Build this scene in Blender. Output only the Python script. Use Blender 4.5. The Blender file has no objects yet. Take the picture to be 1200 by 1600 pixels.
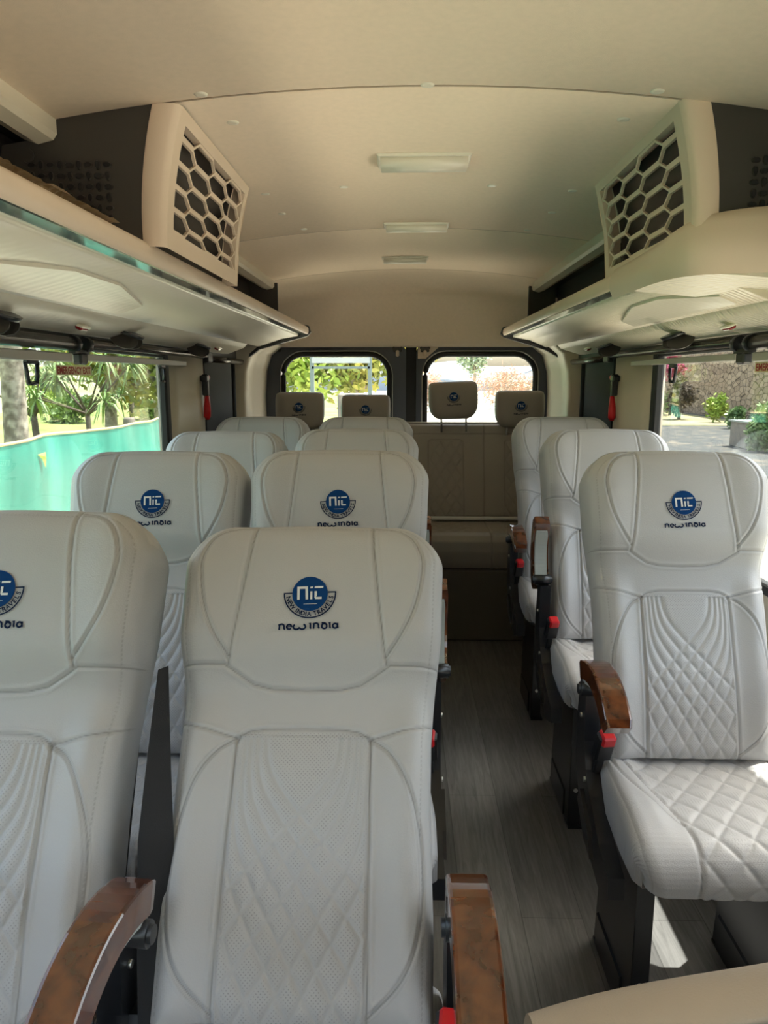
import bpy, math, random
import numpy as np
from mathutils import Vector, Matrix
random.seed(7); RNG = np.random.default_rng(7)
S = bpy.context.scene
COL = S.collection
PI = math.pi

# ------------------------------------------------------------------ camera
FPX = 1150.0
CH = 1.46                                   # eye height above the van floor
PITCH = math.atan(210 / FPX)
YAW = math.atan(32 / FPX * math.cos(PITCH))
cam_d = bpy.data.cameras.new('camera'); cam = bpy.data.objects.new('camera', cam_d); COL.objects.link(cam)
cam_d.sensor_fit = 'VERTICAL'; cam_d.sensor_height = 36; cam_d.sensor_width = 27
cam_d.lens = 36 * FPX / 1600
cam_d.clip_start = 0.02; cam_d.clip_end = 500
cam.location = (0, 0, CH); cam.rotation_euler = (PI / 2 - PITCH, 0, YAW)
S.camera = cam

# ------------------------------------------------------------------ world, sun, exposure
S.view_settings.view_transform = 'Standard'; S.view_settings.look = 'None'
S.view_settings.gamma = 1; S.view_settings.use_curve_mapping = False
S.view_settings.exposure = 1.22
W = bpy.data.worlds.new('world'); S.world = W; W.use_nodes = True
wn = W.node_tree.nodes; wl = W.node_tree.links
bg = wn['Background']
sky = wn.new('ShaderNodeTexSky'); sky.sky_type = 'NISHITA'; sky.sun_disc = False
sky.sun_elevation = math.radians(60); sky.sun_rotation = math.radians(60)
sky.air_density = 1.4; sky.dust_density = 4.0; sky.ozone_density = 1.0
hs = wn.new('ShaderNodeHueSaturation'); hs.inputs['Saturation'].default_value = 0.75
wl.new(sky.outputs[0], hs.inputs['Color']); wl.new(hs.outputs[0], bg.inputs['Color'])
bg.inputs['Strength'].default_value = 0.30
sun_d = bpy.data.lights.new('sun', 'SUN'); sun_d.energy = 7.8; sun_d.angle = math.radians(0.6)
sun_d.color = (1.0, 0.96, 0.90)
sun = bpy.data.objects.new('sun', sun_d); COL.objects.link(sun)
SUNDIR = Vector((0.33, 0.17, 1.0)).normalized()
sun.rotation_euler = SUNDIR.to_track_quat('Z', 'Y').to_euler(); sun.location = (6, 4, 12)
S.cycles.max_bounces = 10; S.cycles.diffuse_bounces = 6; S.cycles.transparent_max_bounces = 16

# ------------------------------------------------------------------ helpers: materials
def mat(name, color, rough=0.5, metal=0.0, spec=0.5, bump=None, vary=None, coat=0.0, emit=None):
    m = bpy.data.materials.new(name); m.use_nodes = True
    nt = m.node_tree; n = nt.nodes; l = nt.links; b = n['Principled BSDF']
    b.inputs['Base Color'].default_value = (*color, 1)
    b.inputs['Roughness'].default_value = rough
    b.inputs['Metallic'].default_value = metal
    b.inputs['Specular IOR Level'].default_value = spec
    b.inputs['Coat Weight'].default_value = coat
    b.inputs['Coat Roughness'].default_value = 0.05
    tc = n.new('ShaderNodeTexCoord')
    if vary:
        sc, col2, lo, hi = vary
        nz = n.new('ShaderNodeTexNoise'); nz.inputs['Scale'].default_value = sc; nz.inputs['Detail'].default_value = 6
        mp = n.new('ShaderNodeMapRange'); mp.inputs[1].default_value = lo; mp.inputs[2].default_value = hi
        mx = n.new('ShaderNodeMix'); mx.data_type = 'RGBA'
        mx.inputs[6].default_value = (*color, 1); mx.inputs[7].default_value = (*col2, 1)
        l.new(tc.outputs['Object'], nz.inputs['Vector']); l.new(nz.outputs[0], mp.inputs[0])
        l.new(mp.outputs[0], mx.inputs[0]); l.new(mx.outputs[2], b.inputs['Base Color'])
    if bump:
        sc, st = bump
        nz = n.new('ShaderNodeTexNoise'); nz.inputs['Scale'].default_value = sc; nz.inputs['Detail'].default_value = 3
        bp = n.new('ShaderNodeBump'); bp.inputs['Strength'].default_value = st; bp.inputs['Distance'].default_value = 0.002
        l.new(tc.outputs['Object'], nz.inputs['Vector']); l.new(nz.outputs[0], bp.inputs['Height'])
        l.new(bp.outputs[0], b.inputs['Normal'])
    return m

def leather(name, color):
    m = mat(name, color, 0.42, spec=0.45, bump=(420, 0.25))
    nt = m.node_tree; n = nt.nodes; l = nt.links; b = n['Principled BSDF']
    at = n.new('ShaderNodeAttribute'); at.attribute_name = 'seam'
    ap = n.new('ShaderNodeAttribute'); ap.attribute_name = 'perf'
    tc = n.new('ShaderNodeTexCoord')
    # perforation dots in a staggered grid
    mp = n.new('ShaderNodeMapping'); mp.inputs['Rotation'].default_value = (0, 0, 0)
    vm = n.new('ShaderNodeVectorMath'); vm.operation = 'MULTIPLY'; vm.inputs[1].default_value = (160, 0, 160)
    sx = n.new('ShaderNodeSeparateXYZ')
    l.new(tc.outputs['Object'], vm.inputs[0]); l.new(vm.outputs[0], sx.inputs[0])
    def mth(op, a, bb=None):
        q = n.new('ShaderNodeMath'); q.operation = op
        for i, v in enumerate((a, bb)):
            if v is None: continue
            if isinstance(v, (int, float)): q.inputs[i].default_value = v
            else: l.new(v, q.inputs[i])
        return q.outputs[0]
    p = mth('ADD', sx.outputs[0], sx.outputs[2]); q = mth('SUBTRACT', sx.outputs[0], sx.outputs[2])
    cp = mth('COSINE', mth('MULTIPLY', p, PI)); cq = mth('COSINE', mth('MULTIPLY', q, PI))
    d = mth('GREATER_THAN', mth('MULTIPLY', mth('MULTIPLY', cp, cp), mth('MULTIPLY', cq, cq)), 0.62)
    d = mth('MULTIPLY', mth('MULTIPLY', d, ap.outputs['Fac']), 0.40)
    m1 = n.new('ShaderNodeMix'); m1.data_type = 'RGBA'; m1.inputs[6].default_value = (*color, 1); m1.inputs[7].default_value = (.10, .10, .10, 1)
    l.new(d, m1.inputs[0])
    m2 = n.new('ShaderNodeMix'); m2.data_type = 'RGBA'; m2.inputs[7].default_value = (.13, .12, .11, 1)
    l.new(mth('MULTIPLY', at.outputs['Fac'], .6), m2.inputs[0]); l.new(m1.outputs[2], m2.inputs[6]); l.new(m2.outputs[2], b.inputs['Base Color'])
    return m

def wood_mat(name):
    m = mat(name, (.2, .06, .02), 0.12, spec=0.6, coat=1.0)
    n = m.node_tree.nodes; l = m.node_tree.links; b = n['Principled BSDF']
    tc = n.new('ShaderNodeTexCoord')
    n1 = n.new('ShaderNodeTexNoise'); n1.inputs['Scale'].default_value = 26; n1.inputs['Detail'].default_value = 5; n1.inputs['Distortion'].default_value = 2.2
    w = n.new('ShaderNodeTexWave'); w.inputs['Scale'].default_value = 9; w.inputs['Distortion'].default_value = 14; w.inputs['Detail'].default_value = 3; w.bands_direction = 'Z'
    mm = n.new('ShaderNodeMath'); mm.operation = 'MULTIPLY'
    cr = n.new('ShaderNodeValToRGB'); e = cr.color_ramp.elements
    e[0].position = 0.05; e[0].color = (.024, .006, .003, 1); e[1].position = 0.85; e[1].color = (.15, .042, .012, 1)
    x = cr.color_ramp.elements.new(0.3); x.color = (.095, .024, .008, 1)
    l.new(tc.outputs['Object'], n1.inputs['Vector']); l.new(tc.outputs['Object'], w.inputs['Vector'])
    ad = n.new('ShaderNodeMath'); ad.operation = 'ADD'; ad.inputs[1].default_value = 0.45
    l.new(w.outputs[1], ad.inputs[0]); l.new(n1.outputs[0], mm.inputs[0]); l.new(ad.outputs[0], mm.inputs[1])
    l.new(mm.outputs[0], cr.inputs[0]); l.new(cr.outputs[0], b.inputs['Base Color'])
    return m

def floor_mat(name):
    m = mat(name, (.1, .1, .1), 0.33, spec=0.6)
    n = m.node_tree.nodes; l = m.node_tree.links; b = n['Principled BSDF']
    tc = n.new('ShaderNodeTexCoord')
    mp = n.new('ShaderNodeMapping'); mp.inputs['Scale'].default_value = (20, 1.5, 1)
    nz = n.new('ShaderNodeTexNoise'); nz.inputs['Scale'].default_value = 3.2; nz.inputs['Detail'].default_value = 9; nz.inputs['Roughness'].default_value = .65; nz.inputs['Distortion'].default_value = .8
    br = n.new('ShaderNodeTexBrick'); br.inputs['Scale'].default_value = 1; br.inputs['Mortar Size'].default_value = 0.0012
    br.inputs['Brick Width'].default_value = 1.2; br.inputs['Row Height'].default_value = 0.165
    br.inputs['Color1'].default_value = (.40, .40, .40, 1); br.inputs['Color2'].default_value = (.62, .62, .62, 1); br.inputs['Mortar'].default_value = (.25, .25, .25, 1)
    mb = n.new('ShaderNodeMapping'); mb.inputs['Rotation'].default_value = (0, 0, PI / 2)
    l.new(tc.outputs['Object'], mp.inputs[0]); l.new(mp.outputs[0], nz.inputs['Vector'])
    l.new(tc.outputs['Object'], mb.inputs[0]); l.new(mb.outputs[0], br.inputs['Vector'])
    cr = n.new('ShaderNodeValToRGB'); e = cr.color_ramp.elements
    e[0].position = .30; e[0].color = (.20, .195, .19, 1); e[1].position = .74; e[1].color = (.46, .45, .44, 1)
    mx = n.new('ShaderNodeMix'); mx.data_type = 'RGBA'; mx.blend_type = 'MULTIPLY'; mx.inputs[0].default_value = 1
    l.new(nz.outputs[0], cr.inputs[0]); l.new(cr.outputs[0], mx.inputs[6]); l.new(br.outputs[0], mx.inputs[7])
    l.new(mx.outputs[2], b.inputs['Base Color'])
    return m

def glass_mat(name, tint=(.93, .95, .93), refl=0.06):
    m = bpy.data.materials.new(name); m.use_nodes = True
    n = m.node_tree.nodes; l = m.node_tree.links; n.clear()
    o = n.new('ShaderNodeOutputMaterial'); t = n.new('ShaderNodeBsdfTransparent'); g = n.new('ShaderNodeBsdfGlossy')
    t.inputs[0].default_value = (*tint, 1); g.inputs['Roughness'].default_value = 0.02
    lw = n.new('ShaderNodeLayerWeight'); lw.inputs[0].default_value = 0.12
    ml = n.new('ShaderNodeMath'); ml.operation = 'MULTIPLY_ADD'; ml.inputs[1].default_value = 0.35; ml.inputs[2].default_value = refl * .5
    mx = n.new('ShaderNodeMixShader')
    l.new(lw.outputs['Fresnel'], ml.inputs[0]); l.new(ml.outputs[0], mx.inputs[0])
    l.new(t.outputs[0], mx.inputs[1]); l.new(g.outputs[0], mx.inputs[2]); l.new(mx.outputs[0], o.inputs[0])
    return m

def stone_mat(name):
    m = mat(name, (.3, .26, .2), 0.95, spec=.1)
    n = m.node_tree.nodes; l = m.node_tree.links; b = n['Principled BSDF']
    tc = n.new('ShaderNodeTexCoord'); mp = n.new('ShaderNodeMapping'); mp.inputs['Scale'].default_value = (1.3, 1.3, 2.6)
    v = n.new('ShaderNodeTexVoronoi'); v.inputs['Scale'].default_value = 1.6; v.feature = 'DISTANCE_TO_EDGE'
    v2 = n.new('ShaderNodeTexVoronoi'); v2.inputs['Scale'].default_value = 1.6
    cr = n.new('ShaderNodeValToRGB'); e = cr.color_ramp.elements
    e[0].position = 0; e[0].color = (.05, .04, .03, 1); e[1].position = .07; e[1].color = (1, 1, 1, 1)
    c2 = n.new('ShaderNodeValToRGB'); e = c2.color_ramp.elements
    e[0].color = (.44, .35, .26, 1); e[1].color = (.26, .20, .15, 1)
    mx = n.new('ShaderNodeMix'); mx.data_type = 'RGBA'; mx.blend_type = 'MULTIPLY'; mx.inputs[0].default_value = 1
    l.new(tc.outputs['Object'], mp.inputs[0]); l.new(mp.outputs[0], v.inputs['Vector']); l.new(mp.outputs[0], v2.inputs['Vector'])
    l.new(v.outputs['Distance'], cr.inputs[0]); l.new(v2.outputs['Color'], c2.inputs[0])
    l.new(c2.outputs[0], mx.inputs[6]); l.new(cr.outputs[0], mx.inputs[7]); l.new(mx.outputs[2], b.inputs['Base Color'])
    return m

def tarp_mat(name):
    m = mat(name, (.03, .30, .20), 0.35, spec=.4)
    n = m.node_tree.nodes; l = m.node_tree.links; b = n['Principled BSDF']
    tc = n.new('ShaderNodeTexCoord'); mp = n.new('ShaderNodeMapping'); mp.inputs['Scale'].default_value = (1, 2.2, .35)
    nz = n.new('ShaderNodeTexNoise'); nz.inputs['Scale'].default_value = 1.6; nz.inputs['Detail'].default_value = 5
    cr = n.new('ShaderNodeValToRGB'); e = cr.color_ramp.elements
    e[0].position = .35; e[0].color = (.018, .180, .135, 1); e[1].position = .68; e[1].color = (.05, .29, .22, 1)
    l.new(tc.outputs['Object'], mp.inputs[0]); l.new(mp.outputs[0], nz.inputs['Vector']); l.new(nz.outputs[0], cr.inputs[0])
    l.new(cr.outputs[0], b.inputs['Base Color'])
    return m

def ruffled(name, color, rough, scale, strength, vec=(1, 1, 1)):
    m = mat(name, color, rough, spec=.5)
    n = m.node_tree.nodes; l = m.node_tree.links; b = n['Principled BSDF']
    tc = n.new('ShaderNodeTexCoord'); mp = n.new('ShaderNodeMapping'); mp.inputs['Scale'].default_value = vec
    w = n.new('ShaderNodeTexWave'); w.inputs['Scale'].default_value = scale; w.inputs['Distortion'].default_value = 5; w.inputs['Detail'].default_value = 2; w.inputs['Detail Scale'].default_value = .8; w.bands_direction = 'Y'
    bp = n.new('ShaderNodeBump'); bp.inputs['Strength'].default_value = strength; bp.inputs['Distance'].default_value = .006
    l.new(tc.outputs['Object'], mp.inputs[0]); l.new(mp.outputs[0], w.inputs['Vector']); l.new(w.outputs[1], bp.inputs['Height']); l.new(bp.outputs[0], b.inputs['Normal'])
    return m

M = {}
M['leather'] = leather('leather', (.485, .482, .487))
M['leather_beige'] = leather('leather_beige', (.46, .37, .28))
M['leather_shaded'] = leather('leather_bench_shaded', (.36, .33, .29))  # same leather as the seats, with the bench's shade put into the colour
M['wood'] = wood_mat('burl_wood')
M['floor'] = floor_mat('plank_vinyl')
M['ceil'] = mat('ceiling_fabric', (.88, .73, .575), .95, spec=.1, bump=(700, .35), vary=(60, (.84, .70, .55), .35, .7))
M['ceilseam'] = mat('headliner_joint', (.40, .32, .24), .9)
M['benchbase'] = mat('bench_base_carpet', (.13, .12, .10), .9)
M['beige'] = mat('beige_plastic', (.72, .58, .45), .45, bump=(900, .08))
M['beige2'] = mat('pillar_plastic', (.66, .59, .47), .42)
M['rack'] = ruffled('rack_film', (.76, .70, .58), .35, 9, .07)
M['rack_r'] = ruffled('rack_film_wrinkled', (.76, .69, .55), .35, 14, .55, (.6, 1, 1))
M['mirror'] = mat('glossy_strip', (.85, .92, .88), .09, metal=.95)
M['dark'] = mat('dark_plastic', (.050, .044, .038), .5, bump=(500, .1))
M['black'] = mat('black_plastic', (.012, .012, .014), .32, spec=.6)
M['rubber'] = mat('black_rubber', (.010, .010, .010), .6)
M['doorgrey'] = mat('door_dark_paint', (.055, .062, .078), .32, spec=.6)
M['curtain'] = mat('dark_blind', (.018, .020, .022), .7)
M['steel'] = mat('brushed_steel', (.55, .55, .52), .3, metal=1)
M['rail'] = mat('bronze_tube', (.10, .085, .075), .25, metal=.7)
M['railgrey'] = mat('grey_rail', (.42, .40, .35), .4)
M['channel'] = mat('grey_green_plastic', (.40, .43, .41), .45)
M['red'] = mat('red_plastic', (.62, .008, .015), .3)
M['redlens'] = mat('dark_red_lens', (.20, .01, .01), .2)
M['blue'] = mat('blue_embroidery', (.003, .045, .17), .8, spec=.15)
M['navy'] = mat('navy_thread', (.006, .016, .055), .8, spec=.15)
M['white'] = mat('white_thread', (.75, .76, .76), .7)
M['lamp'] = mat('opal_lamp_cover', (.80, .75, .62), .3)
M['webbing'] = mat('black_webbing', (.014, .014, .017), .75, bump=(900, .3))
M['glass'] = glass_mat('window_glass')
M['sticker'] = mat('yellow_sticker', (.85, .74, .42), .5)
M['stickred'] = mat('red_lettering', (.45, .02, .01), .5)
M['film'] = mat('brown_film', (.30, .21, .11), .3)
M['tarp'] = tarp_mat('green_tarp')
M['cream'] = mat('cream_hem', (.55, .45, .25), .7)
M['bark'] = mat('bark', (.16, .13, .10), .95, vary=(9, (.45, .40, .32), .4, .65), bump=(40, .8))
M['barkdark'] = mat('bark_dark', (.07, .055, .04), .95, vary=(14, (.15, .12, .09), .4, .65))
M['leafA'] = mat('leaf_lime', (.26, .38, .05), .6, vary=(1.2, (.38, .44, .08), .4, .6))
M['leafB'] = mat('leaf_mid', (.11, .20, .06), .55, vary=(2.0, (.22, .32, .10), .4, .6))
M['leafC'] = mat('leaf_yellow', (.42, .36, .07), .6, vary=(1.0, (.26, .32, .07), .4, .6))
M['leafD'] = mat('leaf_pale', (.24, .32, .20), .5, vary=(2.0, (.38, .44, .28), .4, .6))
M['pink'] = mat('pink_petals', (.45, .05, .14), .6)
M['brush'] = mat('dry_reddish_brush', (.55, .33, .22), .9, vary=(.6, (.42, .38, .30), .4, .6))
M['grass'] = mat('lime_grass', (.13, .20, .035), .95, vary=(.5, (.23, .25, .08), .35, .65))
M['sand'] = mat('dry_sand', (.56, .51, .42), .95, vary=(.35, (.46, .43, .31), .38, .66))
M['slope'] = mat('dry_slope', (.30, .28, .18), .95, vary=(.15, (.20, .22, .10), .4, .6))
M['lawn'] = mat('pale_lawn', (.26, .25, .11), .95, vary=(.4, (.32, .28, .17), .4, .6))
M['pave'] = mat('asphalt_leaf_litter', (.045, .05, .048), .95, vary=(2.2, (.14, .12, .09), .5, .7))
M['stone'] = stone_mat('dry_stone')
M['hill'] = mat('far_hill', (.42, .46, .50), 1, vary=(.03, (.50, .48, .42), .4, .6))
M['concrete'] = mat('concrete', (.24, .20, .17), .9, vary=(6, (.18, .16, .14), .4, .6))
M['whitepaint'] = mat('white_paint', (.42, .44, .44), .35)
M['greenpaint'] = mat('grey_green_paint', (.16, .20, .19), .4)

# ------------------------------------------------------------------ helpers: geometry
class MB:
    def __init__(s): s.v = []; s.f = []; s.m = []; s.sm = []
    def add(s, vs, fs, mi=0, smooth=False):
        o = len(s.v); s.v += [tuple(map(float, p)) for p in vs]
        for f in fs: s.f.append(tuple(i + o for i in f)); s.m.append(mi); s.sm.append(smooth)
        return s
    def box(s, c, d, mi=0, rot=None, bevel=0.0):
        hx, hy, hz = d[0] / 2, d[1] / 2, d[2] / 2
        if bevel > 0:
            b = min(bevel, hx * .9, hy * .9, hz * .9)
            vs = []; 
            for sx in (-1, 1):
                for sy in (-1, 1):
                    for sz in (-1, 1):
                        vs += [(sx * (hx - b), sy * (hy - b), sz * hz), (sx * (hx - b), sy * hy, sz * (hz - b)), (sx * hx, sy * (hy - b), sz * (hz - b))]
            def I(a, b_, c_, k): return ((a * 2 + b_) * 2 + c_) * 3 + k
            fs = []
            for z in (0, 1): fs.append((I(0,0,z,0), I(1,0,z,0), I(1,1,z,0), I(0,1,z,0)))
            for y in (0, 1): fs.append((I(0,y,0,1), I(1,y,0,1), I(1,y,1,1), I(0,y,1,1)))
            for x in (0, 1): fs.append((I(x,0,0,2), I(x,1,0,2), I(x,1,1,2), I(x,0,1,2)))
            for y in (0, 1):
                for z in (0, 1): fs.append((I(0,y,z,0), I(1,y,z,0), I(1,y,z,1), I(0,y,z,1)))
            for x in (0, 1):
                for z in (0, 1): fs.append((I(x,0,z,0), I(x,1,z,0), I(x,1,z,2), I(x,0,z,2)))
            for x in (0, 1):
                for y in (0, 1): fs.append((I(x,y,0,1), I(x,y,1,1), I(x,y,1,2), I(x,y,0,2)))
            for x in (0, 1):
                for y in (0, 1):
                    for z in (0, 1): fs.append((I(x,y,z,0), I(x,y,z,1), I(x,y,z,2)))
        else:
            vs = [(x, y, z) for x in (-hx, hx) for y in (-hy, hy) for z in (-hz, hz)]
            fs = [(0, 1, 3, 2), (4, 6, 7, 5), (0, 4, 5, 1), (2, 3, 7, 6), (0, 2, 6, 4), (1, 5, 7, 3)]
        if rot is not None: vs = [rot @ Vector(p) for p in vs]
        return s.add([(p[0] + c[0], p[1] + c[1], p[2] + c[2]) for p in vs], fs, mi)
    def tube(s, pts, r, n=10, mi=0, cap=True, smooth=True, closed=False, flat=None):
        P = [Vector(p) for p in pts]; k = len(P); vs = []; fs = []
        up = Vector((0, 0, 1))
        for i, p in enumerate(P):
            if closed: t = P[(i + 1) % k] - P[i - 1]
            else: t = P[min(i + 1, k - 1)] - P[max(i - 1, 0)]
            t.normalize()
            a = t.cross(up)
            if a.length < .05: a = t.cross(Vector((1, 0, 0)))
            a.normalize(); b = a.cross(t)
            rr = r[i] if isinstance(r, (list, tuple)) else r
            for j in range(n):
                th = 2 * PI * j / n
                fy = flat if flat else 1
                vs.append(p + a * math.cos(th) * rr + b * math.sin(th) * rr * fy)
        for i in range(k if closed else k - 1):
            i2 = (i + 1) % k
            for j in range(n):
                fs.append((i * n + j, i * n + (j + 1) % n, i2 * n + (j + 1) % n, i2 * n + j))
        s.add(vs, fs, mi, smooth)
        if cap and not closed:
            o = len(s.v) - len(vs)
            s.f.append(tuple(o + j for j in range(n))[::-1]); s.m.append(mi); s.sm.append(False)
            s.f.append(tuple(o + (k - 1) * n + j for j in range(n))); s.m.append(mi); s.sm.append(False)
        return s
    def prism(s, prof, f0, f1, mi=0, smooth=False):
        """prof: closed 2D polygon; f0,f1 map (a,b)->3D for the two ends"""
        n = len(prof); vs = [f0(*p) for p in prof] + [f1(*p) for p in prof]
        s.add(vs, [(i, (i + 1) % n, n + (i + 1) % n, n + i) for i in range(n)], mi, smooth)
        o = len(s.v) - 2 * n
        s.f.append(tuple(o + i for i in range(n))); s.m.append(mi); s.sm.append(False)
        s.f.append(tuple(o + n + i for i in range(n))[::-1]); s.m.append(mi); s.sm.append(False)
        return s
    def sheet(s, prof, f0, f1, mi=0, smooth=True):
        n = len(prof); vs = [f0(*p) for p in prof] + [f1(*p) for p in prof]
        return s.add(vs, [(i, i + 1, n + i + 1, n + i) for i in range(n - 1)], mi, smooth)
    def disc(s, c, r, axis=(0, 0, 1), h=.004, n=16, mi=0):
        a = Vector(axis).normalized(); c = Vector(c)
        return s.tube([c - a * h / 2, c + a * h / 2], r, n, mi)
    def build(s, name, mats, parent=None, recalc=True):
        me = bpy.data.meshes.new(name); me.from_pydata(s.v, [], s.f)
        if not isinstance(mats, (list, tuple)): mats = [mats]
        for m in mats: me.materials.append(m)
        me.polygons.foreach_set('material_index', s.m); me.polygons.foreach_set('use_smooth', s.sm)
        me.update()
        if recalc:
            import bmesh
            b = bmesh.new(); b.from_mesh(me); bmesh.ops.recalc_face_normals(b, faces=b.faces); b.to_mesh(me); b.free()
        o = bpy.data.objects.new(name, me); COL.objects.link(o)
        if parent: o.parent = parent
        return o

def tag(o, label=None, cat=None, group=None, kind=None):
    if label: o['label'] = label
    if cat: o['category'] = cat
    if group: o['group'] = group
    if kind: o['kind'] = kind
    return o
def empty(name, loc=(0, 0, 0), rz=0):
    o = bpy.data.objects.new(name, None); o.location = loc; o.rotation_euler = (0, 0, rz); o.empty_display_size = .05
    COL.objects.link(o); return o
def struct(o): o['kind'] = 'structure'; return o
def copy_tree(o, parent=None):
    c = o.copy(); COL.objects.link(c)
    if parent: c.parent = parent
    for ch in list(o.children): copy_tree(ch, c)
    return c
def at(px, py, Y):
    """world point on the plane y=Y seen at photo pixel"""
    d = cam.rotation_euler.to_matrix() @ Vector(((px - 600) / FPX, (800 - py) / FPX, -1))
    t = Y / d.y
    return Vector((d.x * t, Y, CH + d.z * t))
def atx(px, py, X):
    d = cam.rotation_euler.to_matrix() @ Vector(((px - 600) / FPX, (800 - py) / FPX, -1))
    t = X / d.x
    return Vector((X, d.y * t, CH + d.z * t))
def atf(px, py, f):
    d = cam.rotation_euler.to_matrix() @ Vector(((px - 600) / FPX, (800 - py) / FPX, -1))
    t = .5
    for i in range(60):
        g = CH + d.z * t - f(d.x * t); t -= g / (d.z) * .8
    return Vector((d.x * t, d.y * t, CH + d.z * t))
_tc = {}
def text2d(txt, size=1.0):
    if txt in _tc: vs, fs = _tc[txt]
    else:
        cu = bpy.data.curves.new('lettering', 'FONT'); cu.body = txt; cu.resolution_u = 2; cu.offset = .028; cu.align_x = 'CENTER'
        o = bpy.data.objects.new('lettering', cu); COL.objects.link(o)
        bpy.context.view_layer.update()
        me = bpy.data.meshes.new_from_object(o.evaluated_get(bpy.context.evaluated_depsgraph_get()))
        vs = [(v.co.x, v.co.y) for v in me.vertices]; fs = [tuple(p.vertices) for p in me.polygons]
        bpy.data.objects.remove(o); bpy.data.meshes.remove(me); bpy.data.curves.remove(cu)
        _tc[txt] = (vs, fs)
    return [(x * size, y * size) for x, y in vs], fs

def seg_dist(U, V, poly):
    D = np.full(U.shape, 9.0)
    for (a, b) in zip(poly[:-1], poly[1:]):
        ax, ay = a; bx, by = b; dx, dy = bx - ax, by - ay
        L2 = dx * dx + dy * dy + 1e-12
        t = np.clip(((U - ax) * dx + (V - ay) * dy) / L2, 0, 1)
        D = np.minimum(D, np.hypot(U - ax - t * dx, V - ay - t * dy))
    return D
def smoothpoly(P, n=6):
    P = [np.array(p, float) for p in P]; out = []
    for i in range(len(P) - 1):
        p0 = P[max(i - 1, 0)]; p1 = P[i]; p2 = P[i + 1]; p3 = P[min(i + 2, len(P) - 1)]
        for k in range(n):
            t = k / n
            out.append(tuple(.5 * ((2 * p1) + (-p0 + p2) * t + (2 * p0 - 5 * p1 + 4 * p2 - p3) * t * t + (-p0 + 3 * p1 - 3 * p2 + p3) * t ** 3)))
    out.append(tuple(P[-1])); return out
def sstep(x, a, b):
    t = np.clip((x - a) / (b - a), 0, 1); return t * t * (3 - 2 * t)

def grid_mesh(name, P, extra_faces=None, attrs=None, material=None, extra_verts=None):
    """P: (nv,nu,3) array"""
    nv, nu = P.shape[:2]
    V = P.reshape(-1, 3)
    idx = np.arange(nv * nu).reshape(nv, nu)
    F = np.stack([idx[:-1, :-1], idx[:-1, 1:], idx[1:, 1:], idx[1:, :-1]], -1).reshape(-1, 4).tolist()
    vs = V.tolist()
    if extra_verts is not None: vs += extra_verts
    if extra_faces is not None: F += extra_faces
    me = bpy.data.meshes.new(name); me.from_pydata(vs, [], F)
    me.polygons.foreach_set('use_smooth', [True] * len(me.polygons))
    for k, a in (attrs or {}).items():
        at_ = me.attributes.new(k, 'FLOAT', 'POINT')
        arr = np.zeros(len(vs), dtype=np.float32); arr[:nv * nu] = a.reshape(-1); at_.data.foreach_set('value', arr)
    if material: me.materials.append(material)
    me.update(); return me

# ------------------------------------------------------------------ backrest surface
BL = 0.735
HWX = [0, .15, .35, .5, .6, .72, .9, 1.0]; HWY = [.195, .197, .194, .197, .204, .214, .219, .217]
def hw(t): return np.interp(t, HWX, HWY)
SEAMS = [
    [(.098, 1.02), (.103, .92), (.112, .80), (.121, .70), (.126, .655)],
    [(.104, .985), (.135, .978), (.165, .95), (.181, .90), (.181, .85), (.170, .78), (.150, .72), (.126, .672)],
    [(.25, .655), (.132, .655), (.115, .640), (.085, .615), (.055, .606), (0, .603), (-.01, .603)],
    [(.25, .545), (.2, .533), (.15, .521), (.103, .503)],
    [(-.01, .524), (0, .524), (.06, .523), (.085, .518), (.097, .509), (.103, .495)],
    [(.103, .495), (.104, .3), (.106, -.05)],
    [(.103, .503), (.13, .48), (.155, .43), (.172, .36), (.180, .28), (.180, .2), (.171, .13), (.148, .07), (.107, .015)],
]
SEAMS = [smoothpoly(p, 5) if i in (0, 1, 6) else p for i, p in enumerate(SEAMS)]
def quilt(U, T):
    s = (.5 - T) * BL
    g = np.zeros(U.shape)
    cur = [(.058, .045, .95), (.069, .062, .82), (.079, .084, .72), (.088, .110, .64), (.097, .142, .60)] + [(.104, .185 + .078 * k, .58) for k in range(4)]
    for sg in (-1, 1):
        for (U0, s0, sl) in cur:
            w = .018
            sp = w * np.log1p(np.exp(np.clip((s - s0) / w, -30, 30)))
            u = -U0 + sl * sp
            dsl = sl / (1 + np.exp(-np.clip((s - s0) / w, -30, 30)))
            d = np.abs(sg * U - u) / np.sqrt(1 + dsl ** 2)
            g = np.maximum(g, np.exp(-(d / .0045) ** 1.3) * np.where(u < .104, 1, 0))
    m = ((np.abs(U) < .1035) & (T < .515) & (s > -.005)).astype(float)
    m *= sstep(.104 - np.abs(U), 0, .006)
    return g * m
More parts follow.
